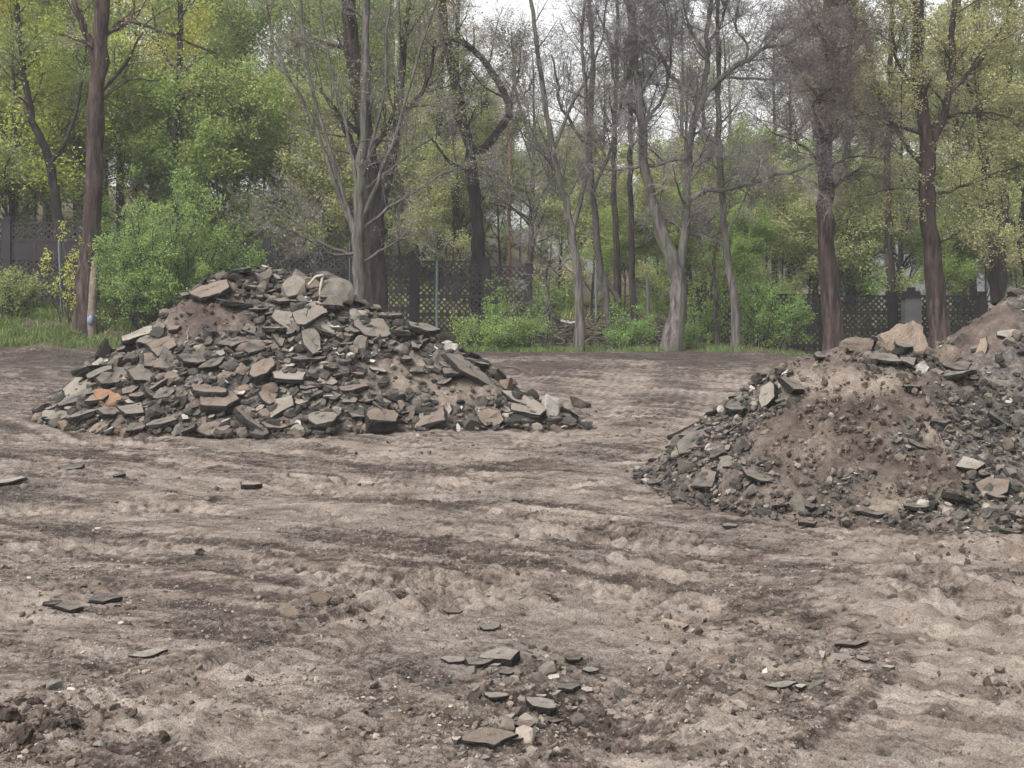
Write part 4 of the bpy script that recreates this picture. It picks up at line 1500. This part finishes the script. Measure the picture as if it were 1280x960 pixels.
LF_GRASS = leaf_mat('grass_blades', (0.075, 0.115, 0.040), (0.130, 0.185, 0.058), (0.220, 0.250, 0.105))

TW = [(9, 0.2, 1, (30, 70), (1.2, 2.6), 7, 0.13, 0.22, 0.5), (7, 0.15, 1, (25, 70), (0.5, 1.2), 5, 0.17, 0.08, 0.5), (6, 0.1, 1, (20, 70), (0.2, 0.6), 4, 0.2, 0.03, 0.55)]


def lv(n1, n2, n3, l1=(1.2, 2.6), l2=(0.5, 1.2), l3=(0.2, 0.6), up=0.2, n4=0):
    r = [(n1, 0.2, 1, (30, 72), l1, 7, 0.13, up, 0.36), (n2, 0.15, 1, (25, 70), l2, 5, 0.17, 0.08, 0.55), (n3, 0.1, 1, (20, 70), l3, 4, 0.2, 0.03, 0.6)]
    if n4:
        r.append((n4, 0.1, 1, (20, 75), (l3[0] * 0.5, l3[1] * 0.6), 3, 0.2, 0.02, 0.7))
    return r


left = pixel_tree('tall leaning dark tree with a stripped pale strip at its base', 34.3,
                  [([(103, 436), (108, 360), (117, 240), (122, 120), (128, 20), (134, -120), (138, -260)], 24, 15),
                   ([(121, 110), (112, 60), (97, 15), (80, -40), (60, -120)], 9, 4), ([(136, 40), (165, 28), (205, 40), (240, 55), (276, 68)], 6, 2),
                   ([(118, 135), (140, 115), (165, 100), (200, 100)], 4, 1.5), ([(120, 60), (105, 35), (92, 0, 0.3)], 8, 5)],
                  B_RED, LF_YEL, TWIG_B, 0.5, lv(7, 6, 5), leafn=3, leafs=0.07)
# stripped wood with a blue paint mark
q = smooth_path(np.array([P(113, 438, 34.14), P(114.5, 400, 34.14), P(117.5, 350, 34.16), P(119, 300, 34.3)]), 10) - np.array(left.location)
v, f = tubes(q[None], (np.array([7.0, 6.4, 6.2, 6.4, 5.6, 5.6, 5.2, 5.0, 4.6, 4.2]) * 34.1 / F)[None], 8)
mb = MB(); mb.add(v, [f])
props(obj('stripped_wood', mb.mesh('stripped_wood', [flat_mat('stripped_wood', (0.145, 0.112, 0.092), 0.85, 0.5, 7)], True), left), 'pale wood where the bark is gone')
v, f = tubes((smooth_path(np.array([P(112.5, 405, 34.04), P(114.5, 394, 34.04)]), 4) - np.array(left.location))[None], np.array([[3.5, 4.6, 4.2, 2.5]]) * 34.1 / F, 8)
mb = MB(); mb.add(v, [f])
obj('paint_mark', mb.mesh('paint_mark', [flat_mat('blue_paint', (0.13, 0.15, 0.21), 0.8, 0.6, 14)], True), left)

pixel_tree('bare grey tree with many thin rising branches behind the crest of the left heap', 34.0,
           [([(449, 430), (448, 360), (448, 300), (452, 200), (457, 80), (456, -60), (458, -200)], 15, 6),
            ([(448, 310), (420, 230), (385, 140), (345, 60), (325, -40)], 6, 2), ([(448, 300), (410, 180), (385, 80), (370, -60)], 6, 2),
            ([(449, 325), (400, 300), (360, 270), (320, 250)], 5, 1.5), ([(450, 280), (490, 180), (520, 80), (560, -40)], 6, 2),
            ([(450, 290), (500, 250), (560, 215), (620, 195)], 4.5, 1.2), ([(449, 315), (420, 318), (385, 300), (345, 280, -1)], 4, 1.2),
            ([(450, 250), (430, 150), (405, 40), (395, -60)], 5, 2), ([(452, 220), (480, 120), (485, 20), (500, -80)], 5, 2),
            ([(448, 330), (500, 300), (530, 290)], 4, 1.2), ([(451, 240), (540, 170), (600, 110)], 4, 1.2)],
           B_GREY, LF_OLIVE, TWIG, 0.5, lv(11, 8, 6, (0.8, 1.9), (0.4, 0.9), (0.2, 0.5), n4=0), leafn=1, leafs=0.05, extra=0.2)
pixel_tree('thick old dark trunk close behind the bare grey tree', 35.0,
           [([(471, 430), (470, 370), (469, 300), (462, 220), (452, 130), (440, 60), (430, -60)], 31, 15),
            ([(470, 280), (490, 200), (500, 120), (505, 40), (520, -40)], 13, 6), ([(460, 230), (430, 160), (400, 110)], 10, 4),
            ([(498, 150), (530, 110), (545, 50)], 8, 3)],
           B_DARK, LF_MID, TWIG_B, 0.15, lv(9, 7, 5, (1.0, 2.2)), leafn=5, leafs=0.075)
pixel_tree('black trunk with a great arching limb left of centre', 36.9,
           [([(598, 345), (596, 280), (590, 220), (586, 180), (570, 110), (555, 30), (550, -60)], 18, 8),
            ([(596, 192), (612, 178), (634, 150), (636, 132), (622, 100), (600, 70), (575, 50), (550, 48)], 11, 7),
            ([(634, 135), (655, 120), (670, 90)], 3, 1.2), ([(588, 215), (560, 200), (540, 170)], 5, 2)],
           B_BLACK, LF_OLIVE, TWIG_B, 0.1, lv(9, 6, 5, (0.8, 1.8)), leafn=2, leafs=0.06)
pixel_tree('slender grey tree leaning left, just left of the forked tree', 33.8,
           [([(724, 441), (725, 390), (721, 330), (711, 270), (693, 200), (680, 120), (668, 30), (655, -80)], 11, 4),
            ([(716, 285), (732, 220), (735, 140), (728, 60), (735, -40)], 7, 3), ([(700, 220), (665, 170), (645, 110), (640, 40)], 5, 1.5),
            ([(690, 190), (720, 120), (750, 60), (760, -20)], 5, 2), ([(720, 320), (690, 335), (668, 330)], 3, 1)],
           B_GREY, LF_BROWN, TWIG, 0.45, lv(15, 9, 7, (0.8, 2.0), (0.4, 1.0), (0.2, 0.55), n4=0), leafn=1, leafs=0.045, extra=0.3)
pixel_tree('grey leaning tree with a curved foot between the slender tree and the forked tree', 35.0,
           [([(768, 425), (757, 370), (747, 300), (741, 240), (736, 170), (742, 90), (735, -20), (730, -100)], 10, 4),
            ([(742, 240), (765, 180), (780, 110), (800, 40)], 5, 2), ([(738, 190), (705, 140), (690, 70)], 5, 2)],
           B_GREY, LF_BROWN, TWIG, 0.3, lv(15, 9, 7, (0.8, 2.0), (0.4, 1.0), (0.2, 0.55), n4=0), leafn=1, leafs=0.045, extra=0.3)
pixel_tree('grey forked tree with two stems and a long low limb right of centre', 33.6,
           [([(838, 441), (845, 390), (846, 345), (828, 290), (813, 240), (803, 180), (797, 110), (790, 40), (782, -60)], (21, 19, 18, 14, 12, 10, 8, 7, 5), 8),
            ([(846, 352), (856, 300), (859, 240), (863, 180), (872, 140), (880, 122)], 12, 9),
            ([(861, 250), (880, 240), (905, 237), (940, 228), (985, 216), (1010, 206), (1040, 200)], 8, 2.5),
            ([(863, 195), (840, 200), (800, 208), (760, 212), (735, 205)], 6, 2),
            ([(880, 124), (900, 100), (925, 82), (960, 60), (985, 55), (1010, 30)], 8, 3),
            ([(880, 126), (855, 112), (830, 80), (815, 50), (790, 30)], 7, 2.5), ([(880, 122), (885, 80), (884, 40), (895, -40)], 8, 4),
            ([(925, 84), (935, 60), (920, 30), (930, -20)], 4, 1.5), ([(905, 96), (960, 100), (1000, 98), (1030, 90)], 4, 1.2),
            ([(884, 55), (905, 20), (915, -30)], 5, 2), ([(799, 140), (770, 100), (760, 50), (745, 10)], 5, 2), ([(801, 160), (830, 120), (838, 60), (830, 0)], 5, 2),
            ([(884, 70), (860, 30), (850, -30)], 5, 2), ([(985, 216), (1010, 225), (1040, 235)], 2.5, 1)],
           B_GREY, LF_BROWN, TWIG, 0.5, lv(13, 9, 8, (0.8, 1.8), (0.4, 0.95), (0.2, 0.5), n4=2), leafn=1, leafs=0.04, extra=0.5)
pixel_tree('thin straight tree with a pale lower trunk right of the forked tree', 33.9,
           [([(919, 440), (919, 385), (912, 340), (904, 290), (901, 220), (898, 150), (897, 60), (900, -60)], 11, 4),
            ([(906, 300), (930, 250), (950, 200)], 3, 1)],
           B_GREY, LF_MID, TWIG, 0.2, lv(14, 7, 5, (0.8, 1.7)), leafn=1, leafs=0.05)
pixel_tree('thick reddish trunk in a cloud of brown twigs behind the right heap', 34.2,
           [([(1043, 455), (1040, 390), (1033, 290), (1030, 220), (1033, 120), (1036, 20), (1040, -100), (1042, -260)], 24, 13),
            ([(1031, 210), (1000, 180), (965, 165)], 5, 1.5), ([(1032, 190), (1060, 150), (1100, 140)], 5, 1.5), ([(1033, 140), (1000, 90), (970, 60)], 5, 1.5),
            ([(1034, 120), (1065, 70), (1090, 40)], 5, 1.5), ([(1036, 60), (1010, 20), (985, -20)], 5, 1.5), ([(1036, 40), (1070, 0), (1090, -40)], 5, 1.5),
            ([(1031, 215), (1070, 195), (1105, 200)], 4, 1.2), ([(1033, 100), (1033, 60, -1.5), (1020, 30, -2.5)], 5, 1.5), ([(1032, 170), (1015, 130, -1.5), (1040, 110, -2.5)], 5, 1.5)],
           B_RED, LF_BROWN, TWIG_B, 0.35, lv(16, 9, 7, (0.7, 1.5), (0.35, 0.9), (0.15, 0.5), 0.05, n4=2), leafn=1, leafs=0.05, extra=0.3)
pixel_tree('thick brown trunk forking into olive budding branches above the crest boulders', 34.6,
           [([(1175, 450), (1171, 380), (1163, 300), (1158, 235), (1160, 185), (1150, 130), (1146, 60), (1150, -40), (1155, -160)], 25, 10),
            ([(1160, 190), (1180, 150), (1188, 90), (1192, 20), (1200, -80)], 11, 5), ([(1160, 215), (1125, 170), (1100, 120), (1085, 60), (1060, 10)], 8, 3),
            ([(1185, 120), (1220, 80), (1250, 40), (1270, -20)], 6, 2), ([(1158, 245), (1200, 235), (1250, 215), (1290, 205)], 4, 1.5),
            ([(1150, 120), (1120, 70), (1115, 10)], 6, 2), ([(1182, 145), (1230, 140), (1275, 150)], 4, 1.5), ([(1158, 240), (1120, 235), (1080, 245)], 3.5, 1.2),
            ([(1164, 310), (1200, 290), (1240, 280)], 3, 1)],
           B_RED, LF_OLIVE, TWIG_B, 0.35, lv(14, 9, 8, (0.8, 1.8), (0.4, 1.0), (0.2, 0.5)), leafn=8, leafs=0.065, extra=0.4)
pixel_tree('dark straight trunk between the brown trunk and the photo edge', 38.0,
           [([(1250, 400), (1243, 330), (1234, 230), (1226, 150), (1222, 60), (1218, -60)], 15, 9), ([(1226, 150), (1250, 100), (1270, 50)], 5, 2), ([(1225, 130), (1195, 80), (1180, 30)], 5, 2)],
           B_DARK, LF_OLIVE, TWIG_B, 0.2, lv(14, 9, 7, (0.9, 1.9)), leafn=8, leafs=0.075, extra=0.4)
pixel_tree('dark upright trunk just left of the photo edge, behind the far right heap', 39.5,
           [([(1249, 400), (1250, 330), (1254, 240), (1258, 170), (1262, 60), (1266, -60)], 14, 8), ([(1257, 190), (1290, 140), (1310, 80)], 5, 2)],
           B_DARK, LF_MID, TWIG_B, 0.2, lv(14, 9, 7, (0.9, 1.9)), leafn=8, leafs=0.075, extra=0.4)
pixel_tree('leaning black tree at the right edge of the photo', 35.0,
           [([(1300, 440), (1290, 370), (1276, 310), (1268, 285), (1240, 262), (1205, 258)], 16, 3), ([(1274, 300), (1285, 230), (1300, 150), (1310, 50)], 10, 5)],
           B_BLACK, LF_OLIVE, TWIG_B, 0.2, lv(12, 8, 6, (0.7, 1.6)), leafn=6, leafs=0.07, extra=0.5)
pixel_tree('leaning dark trunk above the left fence at the left of the photo', 38.2,
           [([(77, 290), (70, 255), (64, 215), (58, 190), (40, 150), (30, 90), (20, 0)], 13, 6), ([(62, 205), (85, 170), (100, 120), (110, 40)], 6, 2), ([(72, 265), (45, 240), (15, 225), (-10, 215)], 4, 1.5)],
           B_BLACK, LF_MID, TWIG_B, 0.1, lv(12, 8, 5, (0.8, 1.8)), leafn=5, leafs=0.08, extra=0.5)
pixel_tree('dark upright trunk with side boughs above the big green bush', 41.0,
           [([(220, 300), (219, 240), (220, 150), (224, 70), (226, 0), (228, -100)], 9, 6), ([(221, 165), (250, 150), (285, 160)], 4, 1.5), ([(222, 125), (255, 120), (265, 150)], 3.5, 1.2), ([(222, 90), (200, 60), (190, 10)], 4, 1.5)],
           B_BLACK, LF_GREEN, TWIG_B, 0.1, lv(12, 8, 5, (0.8, 2.0)), leafn=6, leafs=0.085, extra=0.4)
for k, (px, a, b, Y, lab) in enumerate([(222, 175, 290, 47, 'white birch stem right under the dark upright trunk'), (238, 180, 290, 49, 'cream birch stem right of the white birch stem'),
                                        (286, 170, 290, 50, 'slim white birch above the right end of the big bush'), (345, 170, 290, 51, 'slim white birch left of the bare grey tree'),
                                        (492, 215, 320, 48, 'white birch stem glimpsed right of the thick old trunk')]):
    pixel_tree(lab, Y, [([(px + 3, b + 40), (px + 1, (a + b) / 2), (px, a), (px + 4, a - 120), (px + 2, a - 260)], 8, 4)], B_BIRCH, LF_GREEN, TWIG, 0.1, lv(24, 7, 4, (0.8, 1.8)), leafn=5, leafs=0.09, name='birch', group=None)
pixel_tree('orange barked pine stem seen above the middle fence', 47.0, [([(637, 345), (637, 300), (636, 240), (640, 150), (642, 60)], 5, 3)], B_PINE, LF_DARK, TWIG_B, 0.1, lv(14, 6, 4, (0.7, 1.4)), leafn=8, leafs=0.09, name='pine', extra=0.55)
for px, y0, y1, Y, w, lab, lm in [(790, 200, 440, 36.5, 9, 'slim dark tree standing between the leaning grey tree and the forked tree', LF_MID), (770, 210, 360, 40, 8, 'slim blackish trunk deep behind the leaning grey trees', LF_MID),
                                  (686, 345, 434, 35.2, 6, 'short thin sapling in the fence gap', LF_OLIVE), (895, 330, 440, 35.2, 7, 'thin grey sapling left of the pale lower trunk', LF_MID),
                                  (1112, 240, 400, 42, 11, 'hazy trunk behind the right fence, left of the pillar', LF_OLIVE), (1196, 230, 400, 44, 12, 'hazy dark trunk right of the thick brown trunk', LF_OLIVE),
                                  (1215, 240, 400, 46, 10, 'second hazy trunk right of the thick brown trunk', LF_OLIVE), (1062, 180, 400, 43, 11, 'hazy trunk right of the thick reddish trunk', LF_OLIVE),
                                  (570, 190, 340, 42, 10, 'dark slim trunk left of the arching black tree', LF_OLIVE),
                                  (552, 160, 340, 45, 9, 'dark slim trunk farther left of the arching black tree', LF_OLIVE)]:
    sap = y1 - y0 < 120
    pixel_tree(lab, Y, [([(px + 2, y1), (px, (y0 + y1) / 2), (px - 3, y0), (px + 1, y0 - (20 if sap else 150)), (px + 3, y0 - (40 if sap else 300))], w, w * 0.4)], B_MID if Y < 38 else B_DARK, lm, TWIG_B, 0.2,
               lv(5 if sap else 18, 4 if sap else 6, 3 if sap else 4, (0.3, 0.8) if sap else (0.8, 1.8), (0.2, 0.5) if sap else (0.4, 1.0), (0.1, 0.3) if sap else (0.2, 0.5)), leafn=3, leafs=0.07, extra=0.4)

# ---- shrubs
bush('big rounded fresh green bush behind the left slope of the left heap', 205, 34.9, 3.7, 3.75, 52, B_MID, LF_BUSH, 0.062, 14, levels=(10, 7))
bush('smaller green bush right of the big rounded bush', 296, 35.4, 1.6, 2.9, 14, B_MID, LF_BUSH, 0.062, 13, levels=(8, 6))
bush('tall narrow green shrub before the middle fence', 622, 34.9, 0.9, 1.9, 9, B_MID, LF_BUSH, 0.055, 9, levels=(7, 5), up=0.6)
bush('low spreading green shrub at the foot of the middle fence', 630, 34.2, 2.3, 0.95, 40, B_MID, LF_BUSH, 0.05, 9, levels=(6, 5), up=0.6)
bush('small yellow green sapling left of the tall narrow shrub', 578, 34.9, 0.5, 1.1, 6, B_MID, LF_GREEN, 0.07, 6, levels=(5, 4))
bush('green undergrowth bush right of the leaning grey tree', 785, 34.6, 1.3, 1.1, 22, B_MID, LF_BUSH, 0.05, 9, levels=(6, 5), up=0.5)
bush('small green bush at the foot of the forked tree', 862, 34.3, 0.6, 0.8, 12, B_MID, LF_BUSH, 0.05, 9, levels=(6, 4), up=0.5)
bush('loose bright green bush left of the thick reddish trunk', 962, 35.2, 2.1, 2.05, 24, B_MID, LF_BUSH, 0.06, 9, levels=(8, 6))
bush('pale green bush between the forked tree and the thin straight tree', 882, 35.6, 1.3, 2.0, 14, B_MID, LF_GREEN, 0.06, 9, levels=(8, 5))
bush('dark green bush at the left edge on the grassy bank', 8, 35.4, 1.7, 1.25, 24, B_MID, LF_MID, 0.07, 6, levels=(7, 5))
bush('yellow green sprays hanging left of the tall left tree', 86, 35.0, 1.5, 2.55, 9, B_MID, LF_YEL, 0.07, 5, levels=(6, 5))
bush('bright green bush on the slope just over the middle fence', 655, 40.0, 3.2, 1.3, 28, B_MID, LF_GREEN, 0.09, 7, levels=(7, 5))
bush('green bush behind the right fence beside the far right heap', 1195, 38.6, 2.2, 1.6, 20, B_MID, LF_GREEN, 0.09, 6, levels=(7, 5))
bush('green bush behind the right fence left of the pillar', 1095, 39.5, 2.2, 2.2, 18, B_MID, LF_MID, 0.09, 6, levels=(7, 5))

# ---- the wood behind: copies of a few grown trees
LW = [wood_proto(12.5, 3.4, 8, 0.105, 26, B_MID, LF_GREEN), wood_proto(11.5, 3.2, 8, 0.105, 25, B_MID, LF_MID), wood_proto(13.0, 3.0, 8, 0.10, 22, B_DARK, LF_MID, 0.2),
      wood_proto(9.5, 3.0, 8, 0.105, 25, B_MID, LF_YEL, 0.15), wood_proto(12.0, 3.2, 8, 0.09, 19, B_DARK, LF_OLIVE, 0.25), wood_proto(5.5, 2.0, 8, 0.09, 24, B_MID, LF_GREEN, 0.1, thick=0.010),
      wood_proto(5.5, 1.9, 8, 0.09, 19, B_MID, LF_OLIVE, 0.1, thick=0.010)]
BARE = wood_proto(11.5, 3.0, 16, 0.07, 1, B_MID, LF_BROWN, 0.2, twig=TWIG, nbr=26)
LW += [BARE, wood_proto(9.5, 2.6, 14, 0.07, 2, B_MID, LF_OLIVE, 0.2, twig=TWIG, nbr=26)]
CF = [conifer_proto(13, 2.3, B_BLACK, LF_DARK), conifer_proto(8, 1.6, B_BLACK, LF_DARK, 0.1, 70)]
WOOD = {'L': 'trees of the wood behind the left fence', 'M': 'trees of the wood behind the middle fence', 'G': 'low trees on the slope behind the fence gap', 'R': 'trees of the wood behind the right fence'}
KIND = ['fresh green leafy tree', 'mid green leafy tree', 'dark stemmed mid green tree', 'yellow green leafy tree', 'olive budding tree', 'small fresh green tree', 'small olive budding tree', 'bare grey twiggy tree', 'thin budding grey tree']
ZT = {'L': 'in the wood behind the left fence', 'M': 'in the wood behind the middle fence', 'G': 'on the slope behind the fence gap', 'R': 'in the wood behind the right fence'}


def wood(z, items):
    for px, Y, k, s in items:
        x = (px - CX) / F * Y
        place_tree(LW[k], x, Y, s, f'{KIND[k]} {ZT[z]}', WOOD[z])


wood('L', [(15, 39.5, 3, 0.95), (-45, 41, 3, 1.0), (-60, 42, 0, 1), (20, 44, 3, 1.05), (60, 50, 3, 1.2), (130, 45, 1, 1), (175, 52, 0, 1.05), (250, 46, 0, 0.95), (300, 54, 1, 1.05), (330, 43, 5, 1.1), (-20, 60, 2, 1.1), (100, 62, 0, 1.15),
           (210, 64, 1, 1.15), (280, 66, 0, 1.2), (-90, 55, 1, 1), (230, 42, 5, 1.0), (150, 41, 5, 1.1), (270, 41, 5, 1.1), (-130, 48, 0, 1.1), (-200, 60, 1, 1.2), (-20, 40, 5, 0.9), (45, 40.5, 5, 0.8), (95, 42, 6, 1.0), (190, 43, 3, 0.9), (10, 52, 6, 1.3), (290, 46, 1, 0.9), (345, 50, 0, 1.0)])
wood('M', [(352, 44, 3, 0.42), (398, 46, 3, 0.45), (372, 50, 3, 0.6), (365, 48, 1, 1), (410, 52, 1, 1.0), (455, 46, 1, 0.9), (520, 50, 4, 0.95), (390, 62, 0, 1.1), (470, 64, 1, 1.1), (545, 60, 1, 0.9), (500, 43, 6, 1.0), (400, 42, 6, 1.0), (600, 66, 6, 1.3), (440, 43, 6, 0.9), (535, 46, 7, 0.9), (380, 45, 5, 1.0), (480, 48, 1, 0.8), (575, 48, 8, 0.95), (560, 42, 6, 0.8)])  # the yellow green ones are added to stand in for a sunlit grass bank
wood('G', [(625, 50, 6, 1.05), (660, 46, 8, 0.95), (700, 52, 6, 1.1), (740, 45, 6, 0.95), (770, 56, 7, 0.9), (820, 47, 6, 0.95), (850, 58, 5, 1.1), (890, 46, 6, 1.0), (920, 53, 5, 1.1), (960, 45, 5, 1.05), (990, 56, 7, 1.0),
           (650, 70, 5, 1.2), (720, 72, 6, 1.25),  (860, 76, 6, 1.3), (930, 72, 5, 1.3), (1000, 70, 1, 0.75), (810, 41, 6, 0.75), (700, 85, 5, 1.3), (760, 88, 6, 1.3), (830, 90, 5, 1.3),
           (900, 92, 5, 1.3), (760, 50, 8, 1.0), (880, 50, 7, 0.9), (940, 48, 6, 1.0), (975, 42, 6, 0.85), (845, 43, 5, 0.7), (850, 52, 7, 1.05), (905, 60, 8, 1.3), (970, 56, 7, 1.1), (865, 44, 8, 0.95), (780, 41, 5, 0.6), (930, 41, 5, 0.6)])
wood('R', [(1030, 50, 4, 0.95), (1080, 46, 4, 0.95), (1120, 54, 1, 0.95), (1160, 48, 4, 0.95), (1210, 56, 4, 1.05), (1250, 47, 1, 1.0), (1300, 52, 4, 1.05), (1260, 70, 1, 1.2), (1340, 60, 1, 1.1),
           (1040, 44, 5, 1.0), (1090, 43, 6, 1.0), (1230, 43, 6, 1.0), (1380, 50, 0, 1.1), (1420, 64, 1, 1.2), (1020, 48, 7, 1.0), (1060, 52, 7, 1.0), (1130, 46, 8, 1.0), (1010, 43, 6, 0.9), (1270, 44, 5, 0.9), (1180, 43, 5, 0.75)])
for px, Y, k, s, lab in [(60, 48, 0, 1.05, 'dark conifer behind the yellow green tree at the left'), (150, 56, 0, 1.1, 'dark conifer behind the tall left tree'), (575, 52, 1, 1.1, 'dark conifer behind the arching black tree'),
                         (530, 55, 1, 1.2, 'dark conifer left of the arching black tree'), (1030, 60, 0, 1.0, 'dark conifer behind the thick reddish trunk'), (485, 56, 0, 0.95, 'dark conifer behind the thick old trunk'), (605, 56, 1, 0.95, 'dark conifer right of the arching black tree')]:
    place_tree(CF[k], (px - CX) / F * Y, Y, s, lab, None, 'conifer', cat='conifer')

# ---- grass and low weeds
def grass(name, label, x, y, hmin, hmax, w, m, lean=0.4):
    n = len(x)
    z = base_ground(x, y) + rough_ground(x, y)[0]
    c = np.c_[x, y, z - 0.02]
    a = rng.uniform(0, 6.28, n)
    u = np.c_[np.cos(a), np.sin(a), np.zeros(n)] * (w * rng.uniform(0.5, 1.2, n))[:, None]
    h = rng.uniform(hmin, hmax, n)
    t = np.c_[rng.normal(0, lean, n) * h, rng.normal(0, lean, n) * h, h]
    v = np.stack([c - u, c + u, c + u * 0.6 + t * 0.6, c + t, ], 1).reshape(-1, 3)
    f = np.arange(len(v)).reshape(-1, 4)
    props(obj(name, mesh_np(name, v, [f], [m])), label, 'grass', kind='stuff')


n = 42000
x = rng.uniform(-15, -6.2, n)
y = rng.uniform(33.0, 36.4, n)
k = (rng.random(n) < np.clip(0.6 + 1.6 * fbm(x / 0.8, y / 0.8, 3, 301), 0.1, 1)) & (y > 33.2 + 0.5 * fbm(x / 0.7, y * 0, 2, 303))
grass('bank_grass', 'rough spring grass on the bank before the left fence', x[k], y[k], 0.03, 0.20, 0.018, LF_GRASS)
n = 9000
x = rng.uniform(-15, -6.2, n)
y = rng.uniform(33.6, 36.4, n)
k = rng.random(n) < np.clip(-0.1 + 2.4 * fbm(x / 0.9 + 7, y / 0.7, 3, 309), 0.0, 1)
grass('bank_weeds', 'taller patchy weeds on the bank before the left fence', x[k], y[k], 0.08, 0.24, 0.025, LF_MID, 0.6)
n = 26000
x = rng.uniform(-4, 8, n)
y = rng.uniform(33.1, 35.6, n)
k = (rng.random(n) < np.clip(0.12 + 1.9 * fbm(x / 0.9 + 5, y / 0.7, 3, 305) + 0.4 * np.exp(-((y - 33.4) / 0.25) ** 2) + 0.8 * np.exp(-((x + 0.3) / 1.3) ** 2), 0.03, 1))
grass('verge_grass', 'thin strip of weeds and grass along the edge of the yard', x[k], y[k], 0.03, 0.17, 0.014, LF_GRASS)
n = 30000
x = rng.uniform(-26, 26, n)
y = rng.uniform(36.8, 56, n)
k = rng.random(n) < np.clip(0.5 + 1.6 * fbm(x / 2, y / 2, 3, 307), 0.05, 1)
grass('wood_undergrowth', 'low green undergrowth on the floor of the wood', x[k], y[k], 0.1, 0.45, 0.05, LF_MID, 0.5)

# ------------------------------------------------------------------ sky, sun, camera
HAZE = 0.0009
w = bpy.data.worlds.new('World')
scene.world = w
w.use_nodes = True
nt = w.node_tree
bg = nt.nodes['Background']
sky = nt.nodes.new('ShaderNodeTexSky')
sky.sky_type = 'NISHITA'
sky.sun_disc = False
EL, AZ = 50, 222                                   # behind the viewer's left shoulder
sky.sun_elevation = math.radians(EL)
sky.sun_rotation = math.radians(AZ)
sky.dust_density = 4
sky.air_density = 1.4
hs = nt.nodes.new('ShaderNodeHueSaturation')       # overcast: the blue is washed out
hs.inputs['Saturation'].default_value = 0.10
hs.inputs['Value'].default_value = 1.0
nt.links.new(sky.outputs[0], hs.inputs['Color'])
nt.links.new(hs.outputs[0], bg.inputs[0])
bg.inputs[1].default_value = 0.15
sun = bpy.data.objects.new('sun', bpy.data.lights.new('sun', 'SUN'))
COL.objects.link(sun)
sun.data.energy = 1.5
sun.data.angle = math.radians(16)
sun.data.color = (1.0, 0.965, 0.92)
d = Vector((math.sin(math.radians(AZ)) * math.cos(math.radians(EL)), math.cos(math.radians(AZ)) * math.cos(math.radians(EL)), math.sin(math.radians(EL))))
sun.rotation_mode = 'QUATERNION'
sun.rotation_quaternion = d.to_track_quat('Z', 'Y')

# thin damp air
mb = MB()
mb.box((0, 100, 11.5), (470, 250, 29))
m, nt, out = mat('haze')
pv = N(nt, 'VolumePrincipled')
pv.inputs['Color'].default_value = (0.92, 0.94, 0.96, 1)
pv.inputs['Density'].default_value = HAZE
L(nt, pv.outputs[0], out.inputs['Volume'])
if HAZE:
    props(obj('haze', mb.mesh('haze', [m])), 'thin damp air over the yard and the wood', 'haze', kind='stuff')

cam = bpy.data.objects.new('camera', bpy.data.cameras.new('camera'))
COL.objects.link(cam)
cam.location = (0, 0, CAMH)
cam.rotation_euler = (math.pi / 2, 0, 0)
cam.data.sensor_width = 36
cam.data.lens = 36 * F / 1280
cam.data.shift_y = -(480 - HOR) / 1280
cam.data.clip_end = 1000
cam.data.clip_start = 0.1
scene.camera = cam
scene.view_settings.view_transform = 'Standard'
scene.view_settings.look = 'None'
scene.view_settings.gamma = 1
scene.view_settings.use_curve_mapping = False
scene.view_settings.exposure = 1.2
scene.cycles.max_bounces = 8
scene.cycles.diffuse_bounces = 5
scene.cycles.transmission_bounces = 5
scene.cycles.use_denoising = True
scene.cycles.denoising_prefilter = 'ACCURATE'
